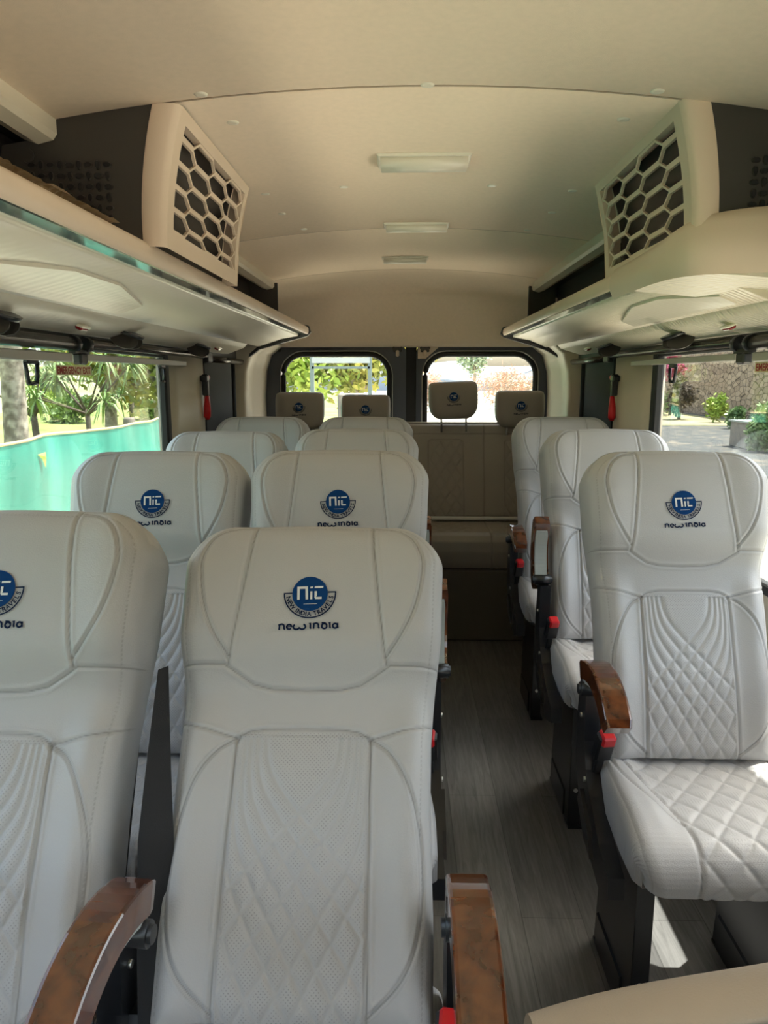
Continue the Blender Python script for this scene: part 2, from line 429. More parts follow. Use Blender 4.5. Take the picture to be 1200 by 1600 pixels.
def front(U, T, detail=True):
    """forward offset (m) of the upholstery front; larger = towards the sitter"""
    V = T * BL; h = hw(T); A = np.abs(U)
    r = .082
    qx = A - (h - r); qy = V - (BL - .004 * (U / .2) ** 2 - r)
    e = np.where((qx > 0) & (qy > 0), r - np.hypot(qx, qy), np.minimum(r - qx, r - qy))
    e = np.minimum(e, V + .02)
    R = .050
    roll = R - np.sqrt(np.clip(R * R - (R - np.clip(e, 0, R)) ** 2, 0, None))
    F = .052 + .022 * sstep(T, .60, .72) - .012 * sstep(T, .85, 1.0) - .010 * sstep(T, .42, .56) * (1 - sstep(T, .56, .68)) + .010 * np.exp(-((T - .2) / .16) ** 2)
    F = F + .016 * sstep(A, .11, .17) * (1 - sstep(T, .50, .60)) - .010 * sstep(A, .13, .0) * sstep(T, .62, .8)*0 + .010 * sstep(A, .10, .17) * sstep(T, .64, .74)
    y = F - roll
    seam = np.zeros(U.shape); gq = np.zeros(U.shape)
    if detail:
        Am = A
        for i, P in enumerate(SEAMS):
            d = seg_dist(Am, V, [(p[0], p[1] * BL) for p in P])
            seam = np.maximum(seam, np.exp(-(d / .0011) ** 2))
            y = y - .0024 * np.exp(-(d / .0035) ** 2) + (.0012 * np.exp(-((d - .0055) / .003) ** 2))
            if i in (1, 6):   # double stitched welt
                seam = np.maximum(seam, .35 * np.exp(-((d - .0045) / .0010) ** 2))
        d = np.abs(e - .016)
        st = np.exp(-(d / .0011) ** 2) * (V > .01)
        seam = np.maximum(seam, .55 * st * (np.sin((U + V) * 2 * PI / .007) > -.3)); y = y - .0012 * np.exp(-(d / .003) ** 2)
        gq = quilt(U, T); y = y - .0042 * gq + .0035 * ((A < .10) & (T < .51))
    return y, seam, gq
def backrest_mesh(name, material, thick=.105, nu=200, nv=340):
    a = np.linspace(-1, 1, nu); a = .8 * a + .2 * np.sin(a * PI / 2)
    t = np.linspace(0, 1, nv); t = 1 - (1 - t) ** 1.0
    V = t * BL; r = .082
    # half width at each row following the rounded top corners
    H = hw(t)
    over = np.clip(V - (BL - r), 0, r)
    H = H - r + np.sqrt(np.clip(r * r - over ** 2, 0, None))
    H[-1] = hw(1) - r + .002
    U = a[None, :] * H[:, None]; T = np.repeat(t[:, None], nu, 1)
    # arch the top edge slightly
    y, seam, g = front(U, T)
    Z = T * BL - .006 * (U / .2) ** 2 * sstep(T, .8, 1)
    P = np.stack([U, -y, Z], -1)
    perf = ((np.abs(U) < .100) & (T < .515)).astype(float) * (1 - np.clip(g * 1.5, 0, 1))
    # ring to the back
    idx = np.arange(nu * nv).reshape(nv, nu)
    ring = list(idx[0, :]) + list(idx[1:, -1]) + list(idx[-1, -2::-1]) + list(idx[-2:0:-1, 0])
    Pf = P.reshape(-1, 3); vs = []; n = len(ring); c = np.array([0, BL / 2])
    lays = [(.030, 1.0, 0), (.062, .985, 0), (.078, .95, 0)]
    base = nu * nv; F = []
    prev = ring
    for li, (yy, sc, _) in enumerate(lays):
        cur = []
        for i, q in enumerate(ring):
            p = Pf[q]; cur.append(base + len(vs))
            vs.append([p[0] * sc, yy, (p[2] - BL / 2) * sc + BL / 2])
        for i in range(n):
            j = (i + 1) % n; F.append([prev[i], cur[i], cur[j], prev[j]])
        prev = cur
    F.append(prev)
    return grid_mesh(name, P, F, {'seam': seam, 'perf': perf}, material, vs)

def surf_pt(u, v, off=.0008):
    t = v / BL
    y, _, _ = front(np.array([u]), np.array([t]), False)
    return (u, -(y[0]) - off, v)

def stroke(mb, pts, w, cx, cy, sc, mi):
    """flat ribbon from polyline in logo units"""
    P = [Vector((p[0], p[1])) for p in pts]; L = []; Rr = []
    for i, p in enumerate(P):
        t = (P[min(i + 1, len(P) - 1)] - P[max(i - 1, 0)]).normalized(); nrm = Vector((-t.y, t.x))
        L.append(p + nrm * w / 2); Rr.append(p - nrm * w / 2)
    vs = L + Rr; n = len(P)
    mb.add([(cx + v.x * sc, cy + v.y * sc, 0) for v in vs], [(i, i + 1, n + i + 1, n + i) for i in range(n - 1)], mi)
def arc(cx, cy, r, a0, a1, n=12, ry=None):
    ry = ry or r
    return [(cx + r * math.cos(math.radians(a0 + (a1 - a0) * i / n)), cy + ry * math.sin(math.radians(a0 + (a1 - a0) * i / n))) for i in range(n + 1)]
def logo_flat():
    """layers: list of (MB, lift). disc radius = 1"""
    mb = MB(); N = 40
    # rings of the disc so it bends with the leather
    vs = [(0, 0, 0)]; fs = []
    for k in range(1, 5):
        for j in range(N): vs.append((k / 4 * math.cos(2 * PI * j / N), k / 4 * math.sin(2 * PI * j / N), 0))
    for j in range(N): fs.append((0, 1 + j, 1 + (j + 1) % N))
    for k in range(3):
        for j in range(N): fs.append((1 + k * N + j, 1 + (k + 1) * N + j, 1 + (k + 1) * N + (j + 1) % N, 1 + k * N + (j + 1) % N))
    mb.add(vs, fs, 0)
    nb = MB()   # navy
    stroke(nb, arc(0, .06, 1.44, 180, 360, 36), .075, 0, 0, 1, 0)
    stroke(nb, [(-1.475, .06), (-1.0, .06)], .075, 0, 0, 1, 0); stroke(nb, [(1.0, .06), (1.475, .06)], .075, 0, 0, 1, 0)
    txt = 'NEW INDIA TRAVELS'; n = len(txt)
    wd = {'I': .55, ' ': .55, 'W': 1.35, 'N': 1.1}
    tot = sum(wd.get(c, 1) for c in txt); acc = 0
    for c in txt:
        w = wd.get(c, 1); mid = acc + w / 2; acc += w
        if c == ' ': continue
        ang = math.radians(-90 + (mid / tot - .5) * 162)
        v, f = text2d(c, .36)
        ca, sa = math.cos(ang + PI / 2), math.sin(ang + PI / 2)
        r0 = 1.345
        nb.add([(r0 * math.cos(ang) + (x * ca - y * sa) * .95, .06 + r0 * math.sin(ang) + (x * sa + y * ca) * .95, 0) for x, y in v], f, 0)
    # uncial 'new india'
    W_ = .10; y0 = -2.0; h = .27
    def n_(x): stroke(nb, [(x, y0 - .02), (x + .02, y0 + h)], W_, 0, 0, 1, 0); stroke(nb, [(x - .05, y0 + h * .9), (x + .02, y0 + h)] + arc(x + .14, y0 + h * .62, .13, 110, 0, 8) + [(x + .27, y0 + .04), (x + .33, y0)], W_, 0, 0, 1, 0)
    def e_(x): stroke(nb, arc(x + .13, y0 + h / 2, .13, 60, 320, 12), W_, 0, 0, 1, 0); stroke(nb, [(x + .02, y0 + h * .45), (x + .24, y0 + h * .62)], .05, 0, 0, 1, 0); stroke(nb, arc(x + .13, y0 + h / 2, .13, -10, 70, 6), W_, 0, 0, 1, 0)
    def w_(x): stroke(nb, arc(x + .17, y0 + h * .45, .17, 120, 350, 12, .14), W_, 0, 0, 1, 0); stroke(nb, arc(x + .50, y0 + h * .45, .17, 190, 430, 12, .14), W_, 0, 0, 1, 0)
    def i_(x): stroke(nb, [(x - .05, y0 + h), (x + .02, y0 + h + .05), (x + .02, y0 + .04), (x + .07, y0)], W_, 0, 0, 1, 0)
    def d_(x): stroke(nb, arc(x + .15, y0 + h * .42, .14, 0, 360, 16), W_, 0, 0, 1, 0); stroke(nb, [(x + .0, y0 + h * 1.12), (x + .18, y0 + h * 1.08), (x + .27, y0 + h * .80), (x + .29, y0 + h * .42)], W_, 0, 0, 1, 0)
    def a_(x): stroke(nb, arc(x + .13, y0 + h * .42, .13, 0, 360, 16), W_, 0, 0, 1, 0); stroke(nb, [(x + .26, y0 + h), (x + .26, y0 + .03), (x + .32, y0)], W_, 0, 0, 1, 0)
    n_(-1.68); e_(-1.26); w_(-.90); i_(.02); n_(.22); d_(.66); i_(1.10); a_(1.28)
    wb = MB()
    def q(x0, y0_, x1, y1, sk=0):
        wb.add([(x0, y0_, 0), (x1, y0_, 0), (x1 + sk, y1, 0), (x0 + sk, y1, 0)], [(0, 1, 2, 3)], 0)
    q(-.71, -.34, -.57, .42); q(-.57, .28, -.24, .42); q(-.24, -.34, -.10, .42, -.02); q(.02, -.34, .14, .12)
    q(.0, .30, .15, .40, .04); q(.26, .30, .74, .41, .02); q(.26, -.18, .39, .12); q(.33, -.34, .66, -.22, .0); q(.26, -.28, .36, -.18); q(.29, -.34, .34, -.28)
    q(-.35, -.62, .42, -.60)
    return mb, nb, wb
LOGO = logo_flat()
def wrap_logo(name, fn, cu, cv, r, rot=2.5, parent=None):
    """fn(u,v,off)->point"""
    out = MB(); c, s_ = math.cos(math.radians(rot)), math.sin(math.radians(rot))
    for k, (mb, off) in enumerate(zip(LOGO, (.0026, .0022, .0036))):
        vs = [fn(cu + r * (x * c - y * s_), cv + r * (x * s_ + y * c), off) for x, y, _ in mb.v]
        out.add(vs, mb.f, k)
    o = out.build(name, [M['blue'], M['navy'], M['white']], parent, recalc=False)
    return o

# ------------------------------------------------------------------ seat cushion
CD = 0.42
def cushion_mesh(name, material, nu=150, nv=230):
    # path of the top surface in (y,z), rear -> front -> under the front lip
    pts = [(.05, -.005), (-.05, -.004), (-.15, .003), (-.25, .012), (-.315, .012)]
    R = .062; cy, cz = -.335, -.050
    for k in range(0, 11):
        a = math.radians(90 + k * 10); pts.append((cy + R * math.cos(a), cz + R * math.sin(a)))
    pts.append((cy - R + .006, cz - .030))
    pts = np.array(pts); dl = np.r_[0, np.cumsum(np.hypot(*np.diff(pts, axis=0).T))]; Lp = dl[-1]
    p = np.linspace(0, Lp, nv); Y = np.interp(p, dl, pts[:, 0]); Z = np.interp(p, dl, pts[:, 1])
    ty = np.gradient(Y, p); tz = np.gradient(Z, p); n_ = np.hypot(ty, tz); ny, nz = tz / n_ * 1, -ty / n_
    ny, nz = np.where(nz < 0, 1, 1) * ny, nz
    a = np.linspace(-1, 1, nu); a = .8 * a + .2 * np.sin(a * PI / 2)
    hwd = .212 + .014 * sstep(p, 0.05, .35) - .018 * sstep(p, .42, Lp)
    U = a[None, :] * hwd[:, None]; Pp = np.repeat(p[:, None], nu, 1); A = np.abs(U)
    e = np.minimum(hwd[:, None] - A, 1)
    Rr = .035; roll = Rr - np.sqrt(np.clip(Rr ** 2 - (Rr - np.clip(e, 0, Rr)) ** 2, 0, None))
    y = -roll + .018 * sstep(A, .11, .17) * (1 - sstep(Pp, .30, .42))
    seam = np.zeros(U.shape)
    S1 = smoothpoly([(.168, 0), (.165, .10), (.150, .20), (.128, .30), (.115, .36), (.112, .45), (.112, .6)], 5)
    S2 = smoothpoly([(.190, 0), (.188, .14), (.175, .22), (.150, .30), (.118, .355)], 5)
    for P_ in (S1, S2):
        d = seg_dist(A, Pp, P_); seam = np.maximum(seam, np.exp(-(d / .0012) ** 2))
        y = y - .0026 * np.exp(-(d / .004) ** 2)
    d = np.abs(e - .012); seam = np.maximum(seam, .5 * np.exp(-(d / .0012) ** 2)); y = y - .0015 * np.exp(-(d / .003) ** 2)
    bx = np.interp(Pp, [q[1] for q in S1], [q[0] for q in S1])
    ins = sstep(bx - A, 0, .008)
    pit = .068
    g = 0
    for sg in (-1, 1):
        q = (U * 1.0 + sg * (Pp - .05) * .78) / pit; d = np.abs(q - np.round(q)) * pit * .79
        g = np.maximum(g, np.exp(-(d / .0055) ** 1.3))
    y = y - .0040 * g * ins + .003 * ins
    P = np.stack([U, Y[:, None] + ny[:, None] * -y * -1, Z[:, None] + nz[:, None] * y], -1)
    idx = np.arange(nu * nv).reshape(nv, nu); vs = []; F = []; base = nu * nv
    Pf = P.reshape(-1, 3); ring = list(idx[0, :]) + list(idx[1:, -1]) + list(idx[-1, -2::-1]) + list(idx[-2:0:-1, 0]); n = len(ring); cur = []
    mid = []
    for q in ring:
        x, yy, z = Pf[q]; mid.append(base + len(vs)); vs.append([x * 1.0, yy, min(z - .03, -.075) if z > -.06 else z - .004])
    for q in ring:
        x, yy, z = Pf[q]; cur.append(base + len(vs)); vs.append([x * .93, yy * .97, -.108 if yy > -.3 else -.094])
    for i in range(n):
        j = (i + 1) % n; F.append([ring[i], mid[i], mid[j], ring[j]]); F.append([mid[i], cur[i], cur[j], mid[j]])
    F.append(cur)
    perf = ins * (1 - np.clip(g * 1.5, 0, 1)) * .6
    return grid_mesh(name, P, F, {'seam': seam, 'perf': perf}, material, vs)

ME_BACK = backrest_mesh('backrest', M['leather'])
ME_CUSH = cushion_mesh('seat_cushion', M['leather'])
def obj(name, me, parent=None):
    o = bpy.data.objects.new(name, me); COL.objects.link(o)
    if parent: o.parent = parent
    return o

PZ = .58      # height of the backrest pivot
def arm_profile(n=16):
    """centre line of the armrest in (forward, up), pivot at 0,0"""
    out = []
    for i in range(n + 1):
        t = i / n; a = math.radians(12 - 62 * t)
        out.append((t,))
    pts = []; y = -.03; z = .030; L = .255
    for i in range(n + 1):
        t = i / n; a = math.radians(24 - 76 * t ** 1.15); pts.append((y, z)); y += math.cos(a) * L / n; z += math.sin(a) * L / n
    return pts
def make_armrest(parent, x, up=False):
    pr = arm_profile()
    def rib(wx, top, bot, y0=0, y1=1, bev=.0028):
        mb = MB(); rows = []
        P = [Vector((0, -p[0], p[1])) for p in pr][int(y0 * 16): int(y1 * 16) + 1]
        vs = []; k = len(P)
        for i, p in enumerate(P):
            t = (P[min(i + 1, k - 1)] - P[max(i - 1, 0)]).normalized(); nn = Vector((0, t.z, -t.y))
            if nn.z < 0: nn = -nn
            w = wx * (1 if 0 < i < k - 1 else .9); tp, bt = (top, bot) if 0 < i < k - 1 else (top - .003, bot + .003)
            sec = [(-w, bt), (-w, tp - bev), (-w + bev * .6, tp - bev * .3), (-w + bev * 1.8, tp), (w - bev * 1.8, tp), (w - bev * .6, tp - bev * .3), (w, tp - bev), (w, bt)]
            vs += [p + nn * b_ + Vector((a_, 0, 0)) for a_, b_ in sec]
        m = 8; fs = [(i * m + j, i * m + (j + 1) % m, (i + 1) * m + (j + 1) % m, (i + 1) * m + j) for i in range(k - 1) for j in range(m)]
        fs += [tuple(range(m)), tuple(range((k - 1) * m, k * m))]
        mb.add(vs, fs, 0, False); return mb
    wd = rib(.027, .018, -.024).build('armrest', M['wood'], parent)
    ch = rib(.020, -.018, -.036, 0, .92).build('armrest_channel', M['channel'], wd)
    ch['label'] = 'grey plastic underside of armrest'
    kb = MB(); kb.disc((0, 0, -.008), .017, (1, 0, 0), .056, 16); kb.disc((0, 0, -.008), .012, (1, 0, 0), .066, 12); kb.build('pivot_knob', M['black'], wd)['label'] = 'black pivot knob'
    wd.location = (x, -.04, .19)
    if up: wd.rotation_euler = (math.radians(-102), 0, 0); wd.location = (x, .015, .205)
    return wd

def make_seat(side=-1, arm='down', buckle=True):
    """side: x sign of the aisle side where armrest and buckle sit; origin = floor under the pivot"""
    t = empty('passenger_seat')
    piv = empty('x'); bpy.data.objects.remove(piv)
    b = obj('backrest', ME_BACK, t); b.location = (0, 0, PZ)
    wrap_logo('embroidered_logo', surf_pt, .0, BL * .808, .0290, parent=b)['label'] = 'blue round emblem with the words new india'
    c = obj('seat_cushion', ME_CUSH, t); c.location = (0, 0, PZ + .005)
    # back shell
    sh = MB(); sh.box((0, .088, BL * .5), (.37, .022, BL * .94), bevel=.01); o = sh.build('back_shell', M['dark'], t); o.location = (0, 0, PZ); t['shell'] = 1
    # under-seat pan
    pn = MB(); pn.box((0, -.12, PZ - .118), (.38, .30, .03), bevel=.008); pn.box((0, .05, PZ - .10), (.38, .06, .10), bevel=.01); pn.build('seat_pan', M['black'], t)
    # side panels: curved blades
    prof = [(.030, .185), (-.022, .190), (-.032, .05), (-.055, -.01), (-.10, -.05), (-.19, -.105), (-.27, -.13), (-.275, -.175), (-.20, -.20), (-.10, -.175), (-.02, -.12), (.04, -.04), (.05, .06)]
    for s in (-1, 1):
        sp = MB(); x0 = s * .212 if s == side else s * .200; x1 = s * .246 if s == side else s * .222
        pf = prof if s == side else [(.05, .02), (-.03, .03), (-.055, -.01), (-.27, -.13), (-.275, -.17), (-.10, -.175), (.04, -.06)]
        sp.prism(pf, lambda a, b_, x=x0: (x, a, PZ + b_), lambda a, b_, x=x1: (x, a, PZ + b_))
        if s == side:
            sp.prism([(-.05, -.06), (-.13, -.115), (-.16, -.165), (-.10, -.150), (-.03, -.095)], lambda a, b_: (x1, a, PZ + b_), lambda a, b_: (x1 + s * .010, a, PZ + b_))
            sp.disc((x1 + s * .002, -.06, PZ - .03), .006, (1, 0, 0), .006, 8, 1)
            sp.disc((x1 + s * .002, .0, PZ + .10), .006, (1, 0, 0), .006, 8, 1)
        sp.build('side_panel', [M['black'], M['steel']], t)
    # pedestal legs
    for s in (-1, 1):
        lg = MB(); x = s * .155
        zt = PZ - .13
        pr = [(-.20, zt), (.06, zt), (.10, .02), (.10, 0), (-.185, 0), (-.185, .02)]
        lg.prism(pr, lambda a, b_: (x - .004, a, b_), lambda a, b_: (x + .004, a, b_))
        lg.box((x + .016 * 1, -.192, zt / 2), (.040, .006, zt), bevel=.002)
        lg.box((x + .018, -.16, .004), (.05, .10, .008)); lg.box((x + .018, .06, .004), (.05, .08, .008))
        lg.box((x - .001, -.03, .05), (.016, .22, .10), bevel=.006)
        lg.disc((x + .016, -.196, .13), .007, (0, 1, 0), .006, 10, 1); lg.disc((x + .016, -.196, zt - .06), .007, (0, 1, 0), .006, 10, 1)
        lg.disc((x + .018, -.175, .011), .008, (0, 0, 1), .008, 8, 1)
        lg.build('leg', [M['black'], M['steel']], t)
    if arm: make_armrest_at(t, side, arm)
    if buckle:
        bk = MB(); bk.box((0, 0, 0), (.040, .028, .075), bevel=.005); bk.box((0, .0, -.06), (.020, .012, .07), bevel=.003)
        o = bk.build('belt_buckle', M['black'], t); o.location = (side * .216, -.085, PZ + .066); o.rotation_euler = (math.radians(22), 0, math.radians(-8 * side))
        rb = MB(); rb.box((0, 0, .0), (.031, .033, .028), bevel=.004); rb.box((0, -.0145, .0), (.008, .002, .016), 0)
        r_ = rb.build('release_button', M['red'], o); r_.location = (0, -.003, .029); r_['label'] = 'red release button'
    return t
def make_armrest_at(t, side, arm):
    w = make_armrest(t, side * .236, arm == 'up'); w.location.z += PZ - .0
    return w
def set_recline(t, deg):
    for ch in t.children:
        if ch.name.split('.')[0] in ('backrest', 'back_shell'): ch.rotation_euler = (math.radians(-deg), 0, 0)

# ------------------------------------------------------------------ van shell
XL, XR = -1.0, 1.02
YF, YB = -1.7, 4.82
YC = 4.42          # where the ceiling starts rolling down into the rear header
WZ0, WZ1 = .87, 1.56
def cz(x): return CH + .612 - .10 * x * x
fl = MB(); fl.box(((XL + XR) / 2, (YF + YB) / 2, -.03), (XR - XL + .1, YB - YF, .06)); struct(fl.build('floor', M['floor']))
# ceiling (curved headliner with cross seams)
ce = MB(); xs = np.linspace(-.80, .84, 34)
ysl = [YF]; seams = [1.71, 3.22, 4.40]
for s in seams: ysl += [s - .012, s - .004, s, s + .004, s + .012]
ysl += [YC]; ysl = sorted(ysl)
vs = []
for y in ysl:
    dz = 0
    for s in seams:
        if abs(y - s) < .001: dz = .014
        elif abs(y - s) < .006: dz = .004
        elif abs(y - s) < .013: dz = -.002
    for x in xs: vs.append((x, y, cz(x - .02) + dz))
nx = len(xs)
for k in range(1, 9):
    a = k / 8; yy = YC + .26 * math.sin(a * PI / 2) ; zz = .10 * (1 - math.cos(a * PI / 2))
    for x in xs: vs.append((x, yy, cz(x - .02) - zz))
nr = len(ysl) + 8
ce.add(vs, [(r * nx + c, r * nx + c + 1, (r + 1) * nx + c + 1, (r + 1) * nx + c) for r in range(nr - 1) for c in range(nx - 1)], 0, True)
struct(ce.build('ceiling', M['ceil']))
for i_, s_ in enumerate(seams):
    sm_ = MB(); sm_.tube([(x, s_, cz(x - .02) + .0005) for x in xs[1:-1]], .0016, 6); struct(sm_.build('trim_%d' % (i_ + 6), M['ceilseam']))
# roof skin above so no daylight leaks in
rf = MB(); rf.box((.01, 1.6, CH + .70), (2.3, 6.6, .04)); rf.box((XL - .08, 1.6, CH + .42), (.04, 6.6, .60)); rf.box((XR + .08, 1.6, CH + .42), (.04, 6.6, .60)); rf.box((.01, YF, CH + .42), (2.2, .05, .56)); rf.box((.01, YF, .47), (2.1, .05, .94)); rf.box((.01, YB + .06, CH + .45), (2.2, .04, .5))
struct(rf.build('trim_1', M['doorgrey']))
# rear header
hd = MB(); prof = []
ztop = CH + .53
for k in range(9):
    t = k / 8
    prof.append((4.68 + .10 * math.sin(t * PI / 2) + .0, 1.97 - .31 * t))
hx = np.linspace(-1.02, 1.04, 20)
vs = []
for i, (y, z) in enumerate(prof):
    for x in hx: vs.append((x, y, z + (.02 - .06 * (x * x)) * (1 - i / 8)))
vs += [(x, prof[-1][0] + .05, prof[-1][1] - .01) for x in hx]
hd.add(vs, [(r * 20 + c, r * 20 + c + 1, (r + 1) * 20 + c + 1, (r + 1) * 20 + c) for r in range(9) for c in range(19)], 0, True)
struct(hd.build('wall_rear', M['ceil']))
# rear corner pillars with rounded heads
for k, (sx, xo) in enumerate(((-1, XL), (1, XR))):
    pl = MB()
    def P(a, z): return (xo - sx * a, z)
    prof = [(-.03, 4.42), (.035, 4.43), (.05, 4.50), (.045, 4.66), (.085, 4.70), (.10, 4.79), (.10, 4.85), (-.03, 4.85)]
    zs = [0, .6, 1.1, 1.35, 1.5, 1.60, 1.66]
    ex = [.03, .02, .0, .0, .012, .045, .12]
    vs = []
    for z, e in zip(zs, ex):
        for (a, y) in prof: vs.append((xo - sx * (a + (e if a > .02 else 0)), y, z))
    n = len(prof); pl.add(vs, [(r * n + c, r * n + c + 1, (r + 1) * n + c + 1, (r + 1) * n + c) for r in range(len(zs) - 1) for c in range(n - 1)], 0, True)
    pl.box((xo - sx * .105, 4.70, 1.57), (.006, .012, .035), 1)
    struct(pl.build('trim_%d' % (k + 2), [M['beige2'], M['dark']]))

# side walls
def side_wall(nm, X, s, y_end, wi):
    w = MB(); th = .05; xc = X + s * th / 2
    w.box((xc, (YF + YB) / 2, WZ0 / 2), (th, YB - YF, WZ0))
    w.box((X + s * .02, (YF + YB) / 2, (WZ1 + 2.15) / 2), (th, YB - YF, 2.15 - WZ1), 1)
    w.box((xc, YF + .02, (WZ0 + WZ1) / 2), (th, .04, WZ1 - WZ0))
    # B pillar, softly bulged
    pr = [(X + s * .05, y_end), (X, y_end + .02), (X - s * .012, y_end + .10), (X - s * .016, y_end + .26), (X - s * .028, y_end + .30), (X - s * .032, y_end + .36), (X - s * .026, y_end + .46), (X - s * .0, y_end + .50), (X + s * .05, y_end + .52)]
    w.prism(pr, lambda a, b: (a, b, WZ0), lambda a, b: (a, b, WZ1), 2, True)
    w.box((X + s * .03, (y_end + .5 + YB) / 2, (WZ0 + WZ1) / 2), (.02, YB - y_end - .5, WZ1 - WZ0), 1)
    struct(w.build(nm, [M['beige2'], M['dark'], M['beige2']]))
    # dark blind over the rear quarter window
    bl = MB(); bl.box((X + s * .005, y_end + .89, 1.20), (.012, .62, .72)); bl.tube([(X - s * .0, y_end + 1.18, .85), (X, y_end + 1.18, 1.56)], .018, 8)
    o = bl.build('window_blind', M['curtain']); tag(o, 'dark roller blind over the rear quarter window on the %s wall' % ('left' if s < 0 else 'right'), 'blind')
    # window: rubber frame and pane
    f = MB(); x = X + s * .012
    for z in (WZ0, WZ1): f.box((x, (YF + .04 + y_end) / 2, z), (.03, y_end - YF - .04, .035), bevel=.006)
    f.box((x, y_end - .02, (WZ0 + WZ1) / 2), (.035, .05, WZ1 - WZ0), bevel=.008); f.box((x, YF + .06, (WZ0 + WZ1) / 2), (.03, .035, WZ1 - WZ0), bevel=.006)
    f.box((x - s * .004, (YF + .04 + y_end) / 2, WZ0 + .012), (.012, y_end - YF - .08, .01), 1)
    fr = struct(f.build('window_%d' % wi, [M['rubber'], M['steel']]))
    g = MB(); g.box((X + s * .03, (YF + .04 + y_end) / 2, (WZ0 + WZ1) / 2), (.004, y_end - YF - .06, WZ1 - WZ0)); g.build('pane', M['glass'], fr)
    return fr
side_wall('wall_left', XL, -1, 3.14, 1)
side_wall('wall_right', XR, 1, 3.10, 2)

# rear doors with rounded windows
def rrect(x0, x1, z0, z1, r, n=8):
    pts = []
    for (cx, cz_, a0) in ((x1 - r, z1 - r, 0), (x0 + r, z1 - r, 90), (x0 + r, z0 + r, 180), (x1 - r, z0 + r, 270)):
        for k in range(n + 1):
            a = math.radians(a0 + 90 * k / n); pts.append((cx + r * math.cos(a), cz_ + r * math.sin(a)))
    return pts
def rear_door(i, x0, x1, gx0, gx1, s):
    yd = 4.83; z1o = 1.675
    d = MB(); outer = rrect(x0, x1, .02, z1o, .06); inner = rrect(gx0 - .035, gx1 + .035, .86, 1.625, .15)
    n = len(outer)
    vs = [(a, yd, b) for a, b in outer] + [(a, yd - .008, b) for a, b in inner] + [(a, yd + .05, b) for a, b in inner] + [(a, yd + .05, b) for a, b in outer]
    fs = []
    for j in range(n):
        k = (j + 1) % n
        fs += [(j, k, n + k, n + j), (n + j, n + k, 2 * n + k, 2 * n + j), (3 * n + j, 3 * n + k, k, j)]
    d.add(vs, fs, 0)
    d.disc(((gx1 + .05 if s < 0 else gx0 - .05) , yd - .004, 1.64), .012, (0, 1, 0), .01, 10, 1)
    d.disc(((gx0 - .01 if s < 0 else gx1 + .01) - s * -.03, yd - .004, 1.635), .014, (0, 1, 0), .01, 12, 1)
    D = struct(d.build('door_%d' % i, [M['doorgrey'], M['rubber']]))
    sl = MB(); sl.tube([(a, yd - .01, b) for a, b in rrect(gx0 - .018, gx1 + .018, .88, 1.607, .135)], .017, 8, closed=True)
    sl.build('window_seal', M['rubber'], D)
    sl = MB(); sl.tube([(a, yd - .012, b) for a, b in rrect(gx0 - .037, gx1 + .037, .86, 1.627, .152)], .004, 6, closed=True)
    sl.build('seal_bead', M['steel'], D)
    g = MB(); ring = rrect(gx0 - .01, gx1 + .01, .885, 1.60, .13); n = len(ring)
    g.prism(ring, lambda a, b: (a, yd, b), lambda a, b: (a, yd + .005, b)); g.build('pane', M['glass'], D)
    lt = MB(); lx = (x1 - .055) if s < 0 else (x0 + .055)
    lt.box((lx, yd - .02, 1.635), (.055, .02, .03), 0, bevel=.004); lt.box((lx, yd - .03, 1.612), (.022, .025, .04), 1, bevel=.006); lt.disc((lx - .025, yd - .03, 1.645), .009, (0, 1, 0), .012, 8, 0)
    lt.disc((lx + .025, yd - .03, 1.645), .009, (0, 1, 0), .012, 8, 0)
    if s > 0: lt.prism([(x0 + .01, 1.58), (x0 + .01, 1.665), (x0 + .16, 1.665), (x0 + .06, 1.58)], lambda a, b: (a, yd - .012, b), lambda a, b: (a, yd, b), 1)
    lt.build('latch', [M['dark'], M['beige']], D)
rear_door(1, -.905, .010, -.765, -.115, -1)
rear_door(2, .075, .955, .150, .820, 1)
gp = MB(); gp.box((.042, 4.86, .85), (.07, .03, 1.7)); struct(gp.build('trim_4', M['rubber']))
sk = MB(); sk.box((.02, 4.80, .04), (2.0, .06, .08)); struct(sk.build('trim_5', M['dark']))

